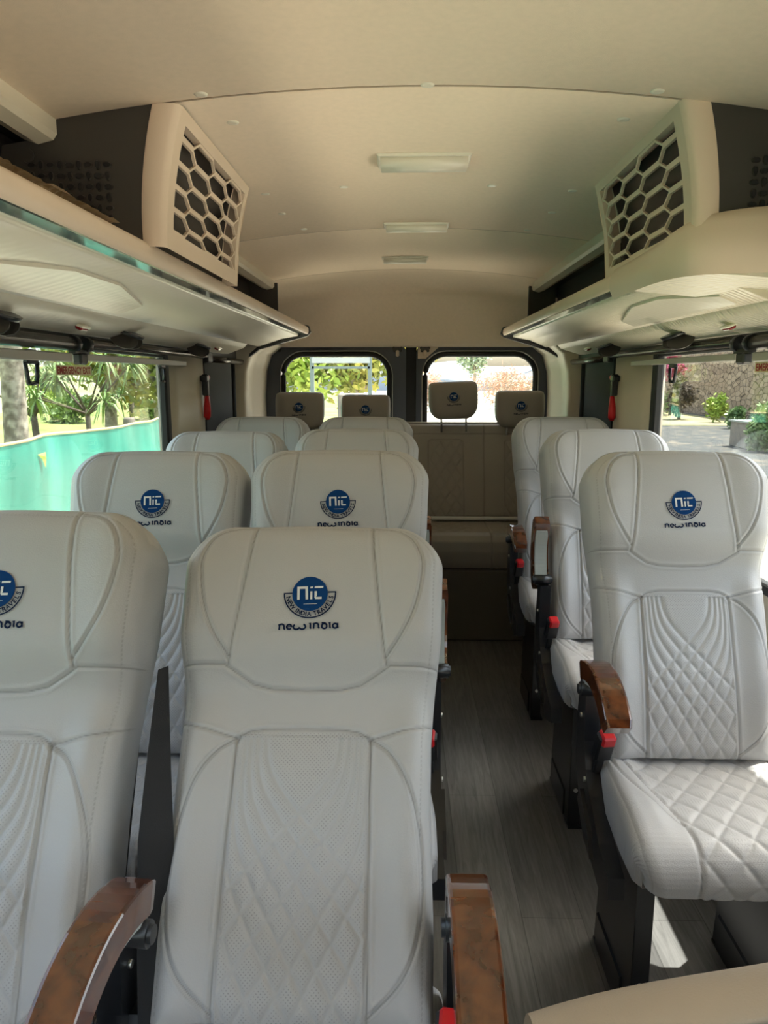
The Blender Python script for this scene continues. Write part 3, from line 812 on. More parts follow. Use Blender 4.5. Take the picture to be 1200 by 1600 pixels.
# ------------------------------------------------------------------ luggage racks
def rack(s, X, y0, y1, label):
    t = empty('luggage_rack', (0, 0, 0)); xw = XL if s < 0 else XR
    def S_(prof, name, m, ya=y0, yb=y1, sm=True, closed=True):
        mb = MB(); f0 = lambda a, b: (s * a, ya, CH + b); f1 = lambda a, b: (s * a, yb, CH + b)
        (mb.prism if closed else mb.sheet)(prof, f0, f1, 0, sm)
        return mb.build(name, m, t)
    X = abs(X); W_ = abs(xw)
    # shelf board with rolled nose
    nose = [(W_ - .0, .265), (X + .05, .296), (X + .02, .300), (X + .006, .294), (X, .284), (X - .001, .268), (X + .003, .254), (X + .008, .2505), (X + .062, .2505), (W_, .2505)]
    S_(nose, 'shelf', M['beige'])
    S_([(X + .009, .2515), (X + .010, .2478), (X + .058, .2470), (X + .060, .2515)], 'edge_strip', M['mirror'], y0, y1 - .02, False)['label'] = 'glossy strip along the shelf edge'
    rm = M['rack'] if s < 0 else M['rack_r']
    S_([(X + .0585, .2505), (X + .063, .240), (X + .16, .222), (.86, .180), (.86, .2505), (X + .16, .2505)], 'underside_panel', rm)
    S_([(.86, .180), (.88, .160), (W_ - .035, .128), (W_ + .01, .128), (W_ + .01, .20), (.86, .20)], 'vent_panel', rm, y0, y1 - .35)
    # raised service panels on the underside
    ya = 1.35 if s < 0 else 1.95; yb = ya + .85
    mb = MB(); a0, a1 = X + .11, .84
    def und(a): return .222 - (a - X - .16) * .042 / (.86 - X - .16) if a > X + .16 else .232 - (a - X - .06) * .1
    out = [(a0 + .09, ya), (a0 + .02, ya + .25), (a0 + .02, yb - .35), (a0 + .09, yb), (a1, yb), (a1, ya)]
    mb.prism(out, lambda a, b: (s * a, b, CH + und(a) - .005), lambda a, b: (s * (a), b, CH + und(a) + .004)); mb.build('service_panel', M['rack'], t)
    # dark rear end cap
    mb = MB(); mb.prism([(X + .01, .240), (X - .012, .262), (X + .0, .300), (X + .06, .312), (W_, .27), (W_, .12), (W_ - .05, .10), (.86, .165)], lambda a, b: (s * a, y1 - .015, CH + b), lambda a, b: (s * a, y1 + .025, CH + b)); mb.build('end_cap', M['black'], t)
    # upper rail at the edge of the headliner
    mb = MB()
    for (ua, ub) in (((-.7, 1.70), (2.5, 4.5)) if s < 0 else ((2.5, 4.62),)):
        prof = [(.757, .552), (.757, .520), (.766, .508), (.80, .500), (.83, .51), (.83, .60), (.76, .556)]
        mb.prism(prof, lambda a, b: (s * a, ua, CH + b), lambda a, b: (s * a, ub, CH + b))
    mb.build('upper_rail', M['beige2'], t)
    mb = MB(); ya = y0 if s < 0 else 1.9
    mb.box((s * (W_ - .09), (ya + y1) / 2, CH + .42), (.02, y1 - ya, .32)); mb.box((s * .86, (ya + y1) / 2, CH + .545), (.14, y1 - ya, .02))
    mb.box((s * .82, y1 - .03, CH + .42), (.16, .02, .24))
    mb.build('back_panel', M['dark'], t)
    tag(t, label, 'luggage rack'); return t
RL = rack(-1, -.565, -.7, 4.45, 'overhead luggage rack along the left wall with green reflection on its edge')
RR = rack(1, .595, 1.82, 4.62, 'overhead luggage rack on the right wall with wrinkled film underneath')
# rounded fascia closing the front end of the right rack
fa = MB(); path = [(.596, 2.20, .302), (.596, 2.04, .304), (.598, 1.92, .310), (.612, 1.82, .328), (.65, 1.765, .345), (.74, 1.735, .356), (.88, 1.72, .360), (1.04, 1.72, .360)]
path = smoothpoly([(a_, b_ - .06 * (b_ < 2.0), c_) for a_, b_, c_ in path], 4); vs = []
for (x, y, zt) in path:
    for k in range(7):
        a = k / 6; bul = .014 * math.sin(a * PI); tx = 1 if y > 1.9 else 0
        vs.append((x - bul * (1 if x < .7 else .2), y - (bul if x > .62 else 0), CH + .222 + (zt - .222) * a))
    vs.append((x + .03, y + .05, CH + zt + .006))
n = 8; fa.add(vs, [(i * n + j, i * n + j + 1, (i + 1) * n + j + 1, (i + 1) * n + j) for i in range(len(path) - 1) for j in range(n - 1)], 0, True)
fa.build('end_fascia', M['beige'], RR)
bt = MB(); bt.prism([(.600, 2.04), (.602, 1.86), (.615, 1.76), (.655, 1.705), (.74, 1.675), (.88, 1.66), (1.04, 1.66), (1.04, 2.04)], lambda a, b: (a, b, CH + .226 - max(0, a - .655) * .11), lambda a, b: (a, b, CH + .262)); bt.build('fascia_base', M['rack_r'], RR)

# ------------------------------------------------------------------ roof air conditioner units with honeycomb grilles
def ac_unit(cx, s, label):
    """s=-1 left. built in local coords with a = distance outwards from van centre cx"""
    t = empty('air_conditioner_unit', (cx, 0, 0)); y0, y1 = 1.70, 2.42
    ZT, ZB = .580, .286
    def Xa(q): return .485 + .20 + .10 * 0 - .155 - .0 + .045 * (1 - (1 - q) ** 2) if False else .533 + .048 * (1 - (1 - q) ** 2)   # q: 0 top .. 1 bottom
    def pt(y, q, off=0): return (s * (Xa(q) + off), y, CH + ZT + (ZB - ZT) * q)
    N = 14
    oy0, oy1, oq0, oq1 = y0 + .065, y1 - .035, .085, .85
    fr = MB()
    # face frame: four strips around the opening, with thickness
    def patch(ya, yb, qa, qb):
        vs = []; k = 9
        for i in range(k):
            q = qa + (qb - qa) * i / (k - 1)
            vs += [pt(ya, q), pt(yb, q)]
        fr.add(vs, [(2 * i, 2 * i + 1, 2 * i + 3, 2 * i + 2) for i in range(k - 1)], 0, True)
    patch(y0 + .02, y1, 0, oq0); patch(y0 + .02, y1, oq1, 1); patch(y0 + .02, oy0, oq0, oq1); patch(oy1, y1, oq0, oq1)
    # opening lips
    for (ya, yb, qa, qb) in ((oy0, oy1, oq0, oq0), (oy0, oy1, oq1, oq1), (oy0, oy0, oq0, oq1), (oy1, oy1, oq0, oq1)):
        k = 9; vs = []
        for i in range(k):
            f = i / (k - 1); y = ya + (yb - ya) * f; q = qa + (qb - qa) * f
            vs += [pt(y, q), pt(y, q, .018)]
        fr.add(vs, [(2 * i, 2 * i + 1, 2 * i + 3, 2 * i + 2) for i in range(k - 1)], 0)
    # rounded front wrap
    k = 9; vs = []; W4 = [(.0, .02), (.004, .007), (.014, 0), (.042, -.002), (.048, .0)]
    for i in range(k):
        q = i / (k - 1) 
        for (off, dy) in W4: vs.append((s * (Xa(q) + off + (.012 * (1 - q)) * (1 if off > .02 else 0)), y0 + dy, CH + ZT + (ZB - ZT) * q))
    fr.add(vs, [(5 * i + j, 5 * i + j + 1, 5 * i + j + 6, 5 * i + j + 5) for i in range(k - 1) for j in range(4)], 0, True)
    # back edge
    fr.add([pt(y1, 0), pt(y1, .5), pt(y1, 1), pt(y1, 1, .05), pt(y1, .5, .05), pt(y1, 0, .05)], [(0, 1, 4, 5), (1, 2, 3, 4)], 0)
    fr.build('grille_frame', M['beige'], t)
    # raised lip where the unit meets the headliner
    # wavy honeycomb bars
    gr = MB(); Pp = .32; nw = 9; dq = (oq1 - oq0) / (nw - .0)
    def trap(x):
        x = x % 1.0
        if x < .38: return 1
        if x < .50: return 1 - 2 * (x - .38) / .12
        if x < .88: return -1
        return -1 + 2 * (x - .88) / .12
    amp = .385 * dq
    def bar(pts, w, dep):
        L = []; 
        for i, (y, q) in enumerate(pts):
            y2, q2 = pts[min(i + 1, len(pts) - 1)]; y1_, q1_ = pts[max(i - 1, 0)]
            tv = Vector((y2 - y1_, (q2 - q1_) * (ZB - ZT))).normalized(); nn = Vector((-tv.y, tv.x)) * w / 2
            for sg in (-1, 1):
                yy = y + nn.x * sg; qq = q + nn.y * sg / (ZB - ZT)
                yy = min(max(yy, oy0), oy1)
                L += [pt(yy, qq, .002), pt(yy, qq, dep)]
        k = len(pts); fs = []
        for i in range(k - 1):
            a = 4 * i; b = a + 4
            fs += [(a, a + 2, b + 2, b), (a, b, b + 1, a + 1), (a + 2, a + 3, b + 3, b + 2), (a + 1, b + 1, b + 3, a + 3)]
        gr.add(L, fs, 0)
    brk = [0, .38, .50, .88, 1.0]
    for w_i in range(nw):
        qc = oq0 + dq * (w_i + .5); sg = 1 if w_i % 2 == 0 else -1
        yc = oy0; xs_ = [0]
        k0 = -1
        pos = []
        for c in range(-1, 6):
            for b_ in brk[:-1]:
                y = oy0 + (c + b_) * Pp - .03
                if oy0 < y < oy1: pos.append(y)
        pos = [oy0] + pos + [oy1]
        pts = [(y, min(max(qc + sg * amp * trap((y - oy0 + .03) / Pp), oq0), oq1)) for y in pos]
        bar(pts, .0058, .009)
        if w_i < nw - 1:
            for c in range(-1, 6):
                mid = .19 if sg > 0 else .69
                y = oy0 + (c + mid) * Pp - .03
                if oy0 < y < oy1:
                    bar([(y, qc + amp * .8), (y, qc + dq - amp * .8)], .005, .008)
    # close the half cells beside the frame
    gr.build('grille', M['beige'], t)
    # dark housing
    hs_ = MB(); o = .07
    prof = [(Xa(0) + .055, ZT + .01)] + [(Xa(q / 6) + .049 + .012 * (1 - q / 6), ZT + (ZB - ZT) * q / 6) for q in range(7)] + [(.93, ZB), (.955, .40), (.93, .50), (.83, .515), (.80, .56), (.70, .58)]
    hs_.prism(prof, lambda a, b: (s * a, y0 + .004, CH + b), lambda a, b: (s * a, y1 - .01, CH + b))
    bp = [pt(y0 + .03, q / 8, .05) for q in range(9)] + [pt(y1 - .005, q / 8, .05) for q in range(9)]
    hs_.add(bp, [(i, i + 1, 9 + i + 1, 9 + i) for i in range(8)], 1)
    H = hs_.build('housing', [M['dark'], M['black']], t)
    # perforated inlet on the front face
    pf = MB(); cc = .022
    for i in range(9):
        for j in range(8):
            a = .700 + i * cc * .95; b = .300 + j * .0225
            if b > .47 - .0: continue
            ring = [(a + .0085 * math.cos(2 * PI * k / 8 + PI / 8) * (1 if (i + j) % 2 else .62), b + .0085 * math.sin(2 * PI * k / 8 + PI / 8) * (.62 if (i + j) % 2 else 1)) for k in range(8)]
            r2 = [(a + (x - a) * 1.28, b + (y - b) * 1.28) for x, y in ring]
            pf.add([(s * x, y0 - .0005, CH + y) for x, y in ring], [tuple(range(8))], 1)
            pf.add([(s * x, y0 - .002, CH + y) for x, y in ring] + [(s * x, y0 + .003, CH + y) for x, y in r2], [(k, (k + 1) % 8, 8 + (k + 1) % 8, 8 + k) for k in range(8)], 0)
    pf.disc((s * .875, y0, CH + .478), .015, (0, 1, 0), .008, 12, 0)
    pf.build('air_inlet', [M['dark'], M['rubber']], t)
    # raised line pressed into the frame top
    tag(t, label, 'air conditioner', 'roof air conditioner units')
    return t
ac_unit(.048, -1, 'beige roof air conditioner unit with honeycomb grille, on the left side')
ac_unit(.048, 1, 'roof air conditioner unit with honeycomb grille above the right luggage rack')

# ceiling lights and screw caps
def ceiling_light(y, x, w, d, label):
    t = empty('ceiling_light', (x, y, cz(x - .02)))
    b = MB(); b.box((0, 0, -.004), (w, d, .012), bevel=.005); b.build('base_plate', M['lamp'], t)
    b = MB(); b.prism([(-d * .42, -.008), (-d * .36, -.028), (-d * .1, -.034), (d * .30, -.026), (d * .40, -.008)], lambda a, z: (-w * .46, a, z), lambda a, z: (w * .46, a, z), 0, True); b.build('cover', M['lamp'], t)
    tag(t, label, 'ceiling light', 'ceiling lights')
ceiling_light(2.24, .052, .265, .14, 'rectangular opal ceiling light nearest the camera')
ceiling_light(3.15, .045, .265, .11, 'rectangular ceiling light just in front of the second roof seam')
ceiling_light(3.98, .0, .24, .10, 'faint slim ceiling light farthest back in the headliner')
names = [(313, 146), (363, 190), (668, 131), (1028, 141), (975, 185), (414, 302), (537, 291), (769, 289), (895, 297), (440, 333), (863, 331), (474, 357), (825, 359)]
lbl = ['left of the front seam', 'beside the left honeycomb grille', 'on the front seam at the centre', 'on the front seam at the right', 'beside the right honeycomb grille', 'past the far corner of the left grille', 'left of the middle, behind the big ceiling light', 'right of the middle, behind the big ceiling light', 'past the far corner of the right grille', 'left side between two roof seams', 'right side between two roof seams', 'left end of the second roof seam', 'right end of the second roof seam']
for (px, py), lb in zip(names, lbl):
    p = atf(px, py, lambda x: cz(x - .02))
    m = MB(); m.tube([(0, 0, .002), (0, 0, -.003), (0, 0, -.0045)], [.016, .015, .009], 14)
    o = m.build('screw_cap', M['lamp']); o.location = p; tag(o, 'small round screw cap in the ceiling, ' + lb, 'screw cap', 'ceiling screw caps')

# ------------------------------------------------------------------ rails, vents, hooks, hammers
def curtain_rail(s, label):
    t = empty('curtain_rail'); xw = (XL + .035) if s < 0 else (XR - .035)
    a, b = (-.6, 4.42)
    m = MB(); m.tube([(xw, a, CH + .096), (xw, 2.18, CH + .096)], .020, 14); m.tube([(xw, 2.24, CH + .104), (xw, 3.62, CH + .104)], .0145, 14); m.tube([(xw, 3.70, CH + .09), (xw, b, CH + .09)], .016, 14)
    m.build('tube', M['rail'], t)
    m = MB(); m.box((xw - s * -.0, (a + 2.15) / 2, CH + .057), (.012, 2.15 - a, .026), bevel=.003); m.box((xw, (2.26 + 3.28) / 2, CH + .060), (.012, 1.02, .022), bevel=.003)
    m.build('flat_rail', M['railgrey'], t)
    m = MB(); m.tube([(xw, 2.158, CH + .097), (xw, 2.182, CH + .097)], .024, 12); m.tube([(xw, 2.238, CH + .097), (xw, 2.262, CH + .097)], .024, 12); m.box((xw, 2.21, CH + .075), (.02, .10, .012)); m.box((xw, 2.21, CH + .055), (.03, .05, .035), bevel=.006); m.build('bracket', M['black'], t)
    m = MB(); m.box((xw, 3.66, CH + .095), (.03, .09, .045), bevel=.006); m.build('end_bracket', M['black'], t)
    tag(t, label, 'curtain rail')
curtain_rail(-1, 'brown metal curtain tube and grey rail above the left side window')
curtain_rail(1, 'brown metal curtain tube and grey rail above the right side window')
def hook(s, y, label):
    xw = (XL + .028) if s < 0 else (XR - .028)
    m = MB(); z = CH + .02
    m.box((0, 0, .035), (.014, .050, .035), bevel=.003)
    pts = [(0, -.032, .02), (0, .032, .02), (0, .022, -.035), (0, -.022, -.035)]
    for a, b in zip(pts, pts[1:] + pts[:1]):
        m.tube([a, b], .006, 6)
    o = m.build('window_latch', M['black']); o.location = (xw, y, z); tag(o, label, 'latch', 'window latches')
hook(-1, 1.93, 'black loop latch hanging at the top of the left window, near end'); hook(-1, 2.98, 'black loop latch at the rear end of the left window'); hook(1, 2.80, 'black loop latch hanging at the rear end of the right window')

def air_vent(s, y, label, big=1):
    xw = .912; z = CH + .146
    t = empty('air_vent', (s * xw, y, z)); t.rotation_euler = (0, math.radians(-22 * s), 0)
    m = MB(); m.tube([(0, 0, .004), (0, 0, -.008)], [.052, .046], 20); m.build('bezel', M['black'], t)
    for k, dy in enumerate((-.022, .022)):
        m = MB(); vs = []
        for j in range(14):
            a = 2 * PI * j / 14; vs.append((.046 * math.cos(a), .032 * math.sin(a), 0))
        m.prism([(v[0], v[1]) for v in vs], lambda a, b: (a, b, 0), lambda a, b: (a, b, .004)); o = m.build('flap', M['dark'], t); o.location = (0, dy, -.026); o.rotation_euler = (math.radians(58), 0, 0)
    tag(t, label, 'air vent', 'round air vents under the racks')
air_vent(-1, 1.68, 'black round air vent under the left rack, nearest the camera')
air_vent(-1, 2.48, 'black round air vent under the left rack, second from the camera')
air_vent(-1, 3.34, 'black round air vent under the left rack, farthest back')
air_vent(1, 2.57, 'black round air vent under the right rack, nearer one')
air_vent(1, 3.42, 'black round air vent under the right rack, farther one')
def call_light(s, y, label):
    m = MB(); m.box((0, 0, 0), (.030, .056, .008), 0, bevel=.003); m.box((0, 0, -.006), (.022, .046, .012), 1, bevel=.004)
    o = m.build('call_light', [M['lamp'], M['redlens']]); o.location = (s * .912, y, CH + .144); o.rotation_euler = (0, math.radians(-22 * s), 0)
    tag(o, label, 'call light', 'red call lights under the racks')
call_light(-1, 2.12, 'small red call light under the left rack between two vents'); call_light(-1, 3.66, 'small red call light under the left rack near its rear end')
call_light(1, 2.16, 'small red call light under the right rack near its front end'); call_light(1, 3.78, 'small red call light under the right rack near its rear end')

def hammer(s, y, label):
    xw = (XL + .048) if s < 0 else (XR - .048)
    t = empty('emergency_hammer', (xw, y, CH + .0))
    m = MB(); m.box((0, -.010, -.035), (.03, .022, .10), bevel=.004); m.box((0, -.02, -.004), (.034, .05, .03), bevel=.006); m.build('holder', M['black'], t)
    m = MB(); m.tube([(0, .0, -.005), (0, .012, -.05), (0, .012, -.09), (0, .004, -.14), (0, .0, -.185), (0, 0, -.20)], [.009, .011, .012, .017, .018, .010], 10); m.tube([(0, -.035, .0), (0, .035, .0)], [.007, .013], 8)
    m.build('handle', M['red'], t)
    tag(t, label, 'emergency hammer', 'red emergency hammers')
hammer(-1, 3.56, 'red emergency hammer on the left pillar'); hammer(1, 3.50, 'red emergency hammer on the right pillar')

def sticker(s, ya, yb, z, label):
    xw = (XL - .022) if s < 0 else (XR + .022); xt = xw - s * .0012 - s * 0
    if s < 0: xt = xw + .0012
    else: xt = xw - .0012
    m = MB(); m.box((xw, (ya + yb) / 2, z), (.001, abs(yb - ya), .030), 0)
    v, f = text2d('EMERGENCY EXIT', 1.0); xs_ = [a for a, b in v]; ys_ = [b for a, b in v]; w = max(xs_) - min(xs_); h = max(ys_) - min(ys_)
    m.add([(xt, ya + (a - min(xs_)) / w * (yb - ya) * .94 + (yb - ya) * .03, z - .011 + (b - min(ys_)) / h * .022) for a, b in v], f, 1)
    o = m.build('exit_sticker', [M['sticker'], M['stickred']], recalc=False); tag(o, label, 'sticker', 'exit stickers')
sticker(-1, 2.17, 2.42, CH + .022, 'red lettered emergency exit sticker on the left window')
sticker(1, 2.26, 1.98, CH + .030, 'red lettered emergency exit sticker on the right window')

# crumpled brown film lying on the left rack edge
m = MB(); n = 40; vs = []
for i in range(n):
    y = 1.02 + .52 * i / (n - 1); w = .028 + .010 * math.sin(i * .3) ** 2
    for j in range(5):
        a = j / 4; vs.append((-.568 - .002 - w * a * 1.4 + RNG.normal() * .002, y, CH + .304 + .006 * math.sin(a * PI) * (1.2 + math.sin(i * .35)) * math.sin(i / (n - 1) * PI) + abs(RNG.normal()) * .0015))
m.add(vs, [(i * 5 + j, i * 5 + j + 1, i * 5 + j + 6, i * 5 + j + 5) for i in range(n - 1) for j in range(4)], 0)
o = m.build('packing_film', M['film']); tag(o, 'crumpled brown packing film lying on the left luggage rack edge', 'film')

# ------------------------------------------------------------------ passenger seats
def seat(x, y, rec, side, arm, label, group):
    t = make_seat(side, arm); t.location = (x, y, 0); set_recline(t, rec); tag(t, label, 'seat', group)
    if 'shell' in t: del t['shell']
    return t
G1, G2, G3 = 'left window passenger seats', 'left aisle passenger seats', 'right single passenger seats'
s_r1w = seat(-.615, .86, 26.5, 1, 'down', 'cream leather window seat in the front row, cut by the left photo edge', G1)
s_r1a = seat(-.152, .88, 34.2, 1, 'down', 'cream leather aisle seat nearest the camera, reclined, with black belt beside it', G2)
seat(-.612, 1.62, 20, 1, None, 'cream leather left window seat in the second row, emblem in front of the green tarp', G1)
seat(-.158, 1.62, 18.5, 1, 'up', 'cream leather left aisle seat in the second row, directly behind the nearest aisle seat', G2)
seat(-.640, 2.42, 22, 1, None, 'cream leather left window seat in the third row', G1)
seat(-.168, 2.42, 19, 1, 'up', 'cream leather left aisle seat in the third row', G2)
seat(-.650, 3.20, 18.5, 1, None, 'cream leather left window seat in the fourth row, before the rear bench', G1)
seat(-.178, 3.20, 18.5, 1, 'down', 'cream leather left aisle seat in the fourth row, before the rear bench', G2)
s_ra = seat(.668, 1.63, 19, -1, 'down', 'cream quilted single seat nearest on the right, whole emblem and lowered burl armrest', G3)
seat(.706, 2.42, 19, -1, 'up', 'cream single seat in the middle on the right with its armrest raised', G3)
seat(.716, 3.20, 18, -1, 'down', 'cream single seat farthest back on the right, before the rear bench', G3)
for ch in s_r1w.children:
    if ch.name.startswith('armrest'): ch.location.x += .030; ch.rotation_euler.z = math.radians(-4)
# belt webbing beside the nearest aisle seat
m = MB(); P = []
for i in range(22):
    t = i / 21
    p = Vector((-.298 - .070 * t - .008 * math.sin(t * PI), .76 + .30 * t, .46 + .56 * t)); P.append(p)
vs = []
for i, p in enumerate(P):
    w = .029 if i < 14 else .029 - .0028 * (i - 13)
    w = max(w, .006)
    vs += [p + Vector((-w, -.006, 0)), p + Vector((w * .6, .010, 0))]
m.add(vs, [(2 * i, 2 * i + 1, 2 * i + 3, 2 * i + 2) for i in range(len(P) - 1)], 0, True)
m.add([v + Vector((0, .0018, 0)) for v in vs], [(2 * i, 2 * i + 1, 2 * i + 3, 2 * i + 2) for i in range(len(P) - 1)], 0, True)
o = m.build('belt_webbing', M['webbing'], s_r1a); o.matrix_parent_inverse = Matrix.Translation(s_r1a.location).inverted()

# beige seat whose backrest top shows at the lower right edge
fs_ = empty('front_seat', (.46, .60, 0))
nu, nv = 70, 60
u = np.linspace(-1, 1, nu); v = np.linspace(0, 1, nv); Ug, Vg = np.meshgrid(u, v)
ht = .965 - .092 * np.clip(-Ug, 0, 1) ** 1.5 + .006 * np.sin(Ug * 5) - .06 * np.clip(Ug, 0, 1) ** 3
ang = Vg * PI                                  # from front, over the top, to the back
R_ = .055
Yg = -.03 + np.where(Vg < .3, 0, 0) - R_ * np.cos(ang); Zg = ht - R_ + R_ * np.sin(ang)
Zg = np.where(Vg <= 0.001, .50, Zg); Zg = np.where(Vg >= .999, .50, Zg)
Xg = Ug * .34 * (1 - .0 * Vg)
dd = np.abs(Vg - .31); seam = np.exp(-(dd / .020) ** 2); Yg = Yg + .005 * seam; Zg = Zg - .004 * seam
me = grid_mesh('backrest', np.stack([Xg, Yg, Zg], -1), None, {'seam': seam * 1.3, 'perf': (Vg < .29).astype(float)}, M['leather_beige'])
obj('backrest', me, fs_)
m = MB(); m.box((0, .0, .47), (.62, .12, .12), bevel=.03); m.box((0, -.24, .45), (.60, .42, .12), bevel=.04); m.build('seat_cushion', M['leather_beige'], fs_)
m = MB()
for sx in (-.2, .2): m.box((sx, -.15, .195), (.05, .30, .39), bevel=.01)
m.build('pedestal', M['black'], fs_)
tag(fs_, 'beige seat back in the lower right foreground, only its rounded top visible', 'seat')

# ------------------------------------------------------------------ rear bench
RB = empty('rear_bench', (0.02, 3.96, 0))
m = MB(); m.box((0, .30, .205), (1.88, .60, .41), bevel=.01); m.build('base', M['benchbase'], RB)
nu, nv = 420, 80
u = np.linspace(-.93, .93, nu); p = np.linspace(0, 1, nv); U, Pp = np.meshgrid(u, p)
# cushion: top + rounded front
cy = np.interp(p, [0, .55, .65, .75, .85, .95, 1], [.50, .05, .01, -.02, -.025, -.01, .01]); czz = np.interp(p, [0, .55, .65, .75, .85, .95, 1], [.60, .615, .605, .575, .52, .45, .42])
mod = (U + .93) % .465 - .2325
d = np.abs(np.abs(mod) - .2325); seam = np.exp(-(d / .004) ** 2)
g = 0
for sg in (-1, 1):
    q = (mod + sg * Pp * .5) / .075; dq_ = np.abs(q - np.round(q)) * .075 * .7; g = np.maximum(g, np.exp(-(dq_ / .006) ** 1.3))
ins = (np.abs(mod) < .14)
me = grid_mesh('seat_cushion', np.stack([U, np.repeat(cy[:, None], nu, 1) + .006 * seam, np.repeat(czz[:, None], nu, 1) - .004 * g * ins * (Pp < .55) - .006 * seam], -1), None, {'seam': seam * .6, 'perf': ins * .0}, M['leather_shaded']); obj('seat_cushion', me, RB)
nv = 160; t = np.linspace(0, 1, nv); U, T = np.meshgrid(u, t)
z = .632 + .568 * T; y = .44 + .16 * T - .03 * np.sin(np.clip(T, 0, 1) * PI) ** .5
roll = sstep(T, .93, 1) ** 2 * .05
mod = (U + .93) % .465 - .2325
seam = np.exp(-((np.abs(np.abs(mod) - .2325)) / .004) ** 2)
P1 = [(-.01, .80), (.09, .80), (.105, .78), (.112, .0)]
d = seg_dist(np.abs(mod), T * .6, [(a, b * .6) for a, b in P1]); seam = np.maximum(seam, np.exp(-(d / .002) ** 2))
d = seg_dist(np.abs(mod), T * .6, [(.0, .86 * .6), (.2325, .86 * .6)]); seam = np.maximum(seam, np.exp(-(d / .002) ** 2))
g = np.zeros(U.shape)
for sg in (-1, 1):
    q = (mod + sg * T * .38) / .065; dq_ = np.abs(q - np.round(q)) * .065 * .8; g = np.maximum(g, np.exp(-(dq_ / .005) ** 1.3))
ins = (np.abs(mod) < .108) & (T < .78)
me = grid_mesh('bench_back', np.stack([U, y + roll + .004 * seam + .005 * g * ins, z - roll * .2], -1), None, {'seam': seam * .7, 'perf': ins * .3}, M['leather_shaded']); obj('seat_back', me, RB)
m = MB(); m.prism([(.47, .634), (.61, 1.19), (.66, 1.185), (.60, .634)], lambda a, b: (-.93, a, b), lambda a, b: (.93, a, b)); m.build('back_shell', M['leather_shaded'], RB)
def headrest_mesh():
    nu, nv = 60, 40
    W_, H_ = .152, .225
    vs = []
    th = np.linspace(0, 2 * PI, nu, endpoint=False)
    return None
def headrest(xc, zc_, tilt=0, label=None):
    """rounded pad; local origin at its centre"""
    nu, nv = 48, 26; P = np.zeros((nv, nu + 1, 3))
    ex = .35
    for i in range(nv):
        b = -1 + 2 * i / (nv - 1)                   # vertical -1..1
        if b < 0: w = .150 - .045 * (-b) ** 3.0
        else: w = .150
        cb = (1 - abs(b) ** 5) ** (1 / 3.0)
        for j in range(nu + 1):
            a = 2 * PI * j / nu
            ca, sa = math.cos(a), math.sin(a)
            x = math.copysign(abs(ca) ** .32, ca) * w * (.80 + .20 * cb)
            yv = math.copysign(abs(sa) ** .8, sa) * .048 * (.15 + .85 * cb)
            P[i, j] = (x, yv - .010 * (x / .15) ** 2 * -1, b * .112)
    b0 = len(P.reshape(-1, 3)); idx = np.arange(nv * (nu + 1)).reshape(nv, nu + 1)
    me = grid_mesh('headrest', P, [list(map(int, idx[0, :-1]))[::-1], list(map(int, idx[-1, :-1]))], {'seam': np.zeros((nv, nu + 1)), 'perf': np.zeros((nv, nu + 1))}, M['leather_shaded'])
    o = obj('headrest', me, RB); o.location = (xc - .02, .565, zc_); o.rotation_euler = (math.radians(-4), math.radians(tilt), 0)
    wrap_logo('embroidered_logo', lambda u, v, off: (u, -.0485 - off + .010 * (u / .15) ** 2 + .02 * (u / .15) ** 2, v), 0, .020, .026, parent=o)
    m = MB()
    for sx in (-.075, .075): m.tube([(sx, 0, -.09), (sx, .01, -.19)], .006, 8)
    m.build('headrest_post', M['steel'], o)
    if label: o['label'] = label
for (px, py, tl, lb) in ((467, 642, 0, None), (571, 646, 0, None), (709, 626, -2, 'raised headrest on two visible steel posts'), (814, 640, 0, None)):
    p = at(px, py, 4.48); headrest(p.x, p.z, tl, lb)
m = MB(); m.tube([(-.92, .425, .622), (.92, .425, .622)], .013, 8); m.build('pale_strip', M['white'], RB)  # pale strip along the gap between bench back and cushion
tag(RB, 'rear bench in shade-darkened leather with four headrests in front of the rear doors', 'bench')

# ------------------------------------------------------------------ outside
GZ = -.62
gm = MB(); gm.add([(-3.4, -20, GZ), (-3.4, 90, GZ), (-16, 90, GZ + .7), (-16, -20, GZ + .7)], [(0, 1, 2, 3)]); o = gm.build('ground_left', M['grass']); tag(o, kind='structure')
gm = MB(); gm.add([(-16, -20, GZ + .7), (-16, 90, GZ + .7), (-70, 90, 5.5), (-70, -20, 5.5)], [(0, 1, 2, 3)]); o = gm.build('ground_slope', M['slope']); tag(o, kind='structure')
gm = MB(); gm.add([(-3.4, -20, GZ), (7.5, -20, GZ), (7.5, 60, GZ), (-3.4, 60, GZ)], [(0, 1, 2, 3)]); gm.add([(-60, 60, GZ - .0), (70, 60, GZ), (70, 120, GZ), (-60, 120, GZ)], [(0, 1, 2, 3)]); o = gm.build('ground_drive', M['sand']); tag(o, kind='structure')
gm = MB(); gm.add([(7.5, -20, GZ), (60, -20, GZ), (60, 60, GZ), (7.5, 60, GZ)], [(0, 1, 2, 3)]); o = gm.build('ground_right', M['pave']); tag(o, kind='structure')
# low stretch of pale grass before the shrubs
gm = MB(); gm.add([(9, 33, GZ + .01), (16.0, 33, GZ + .01), (16.9, 60, GZ + .01), (9, 60, GZ + .01)], [(0, 1, 2, 3)]); o = gm.build('ground_lawn', M['lawn']); tag(o, kind='structure')

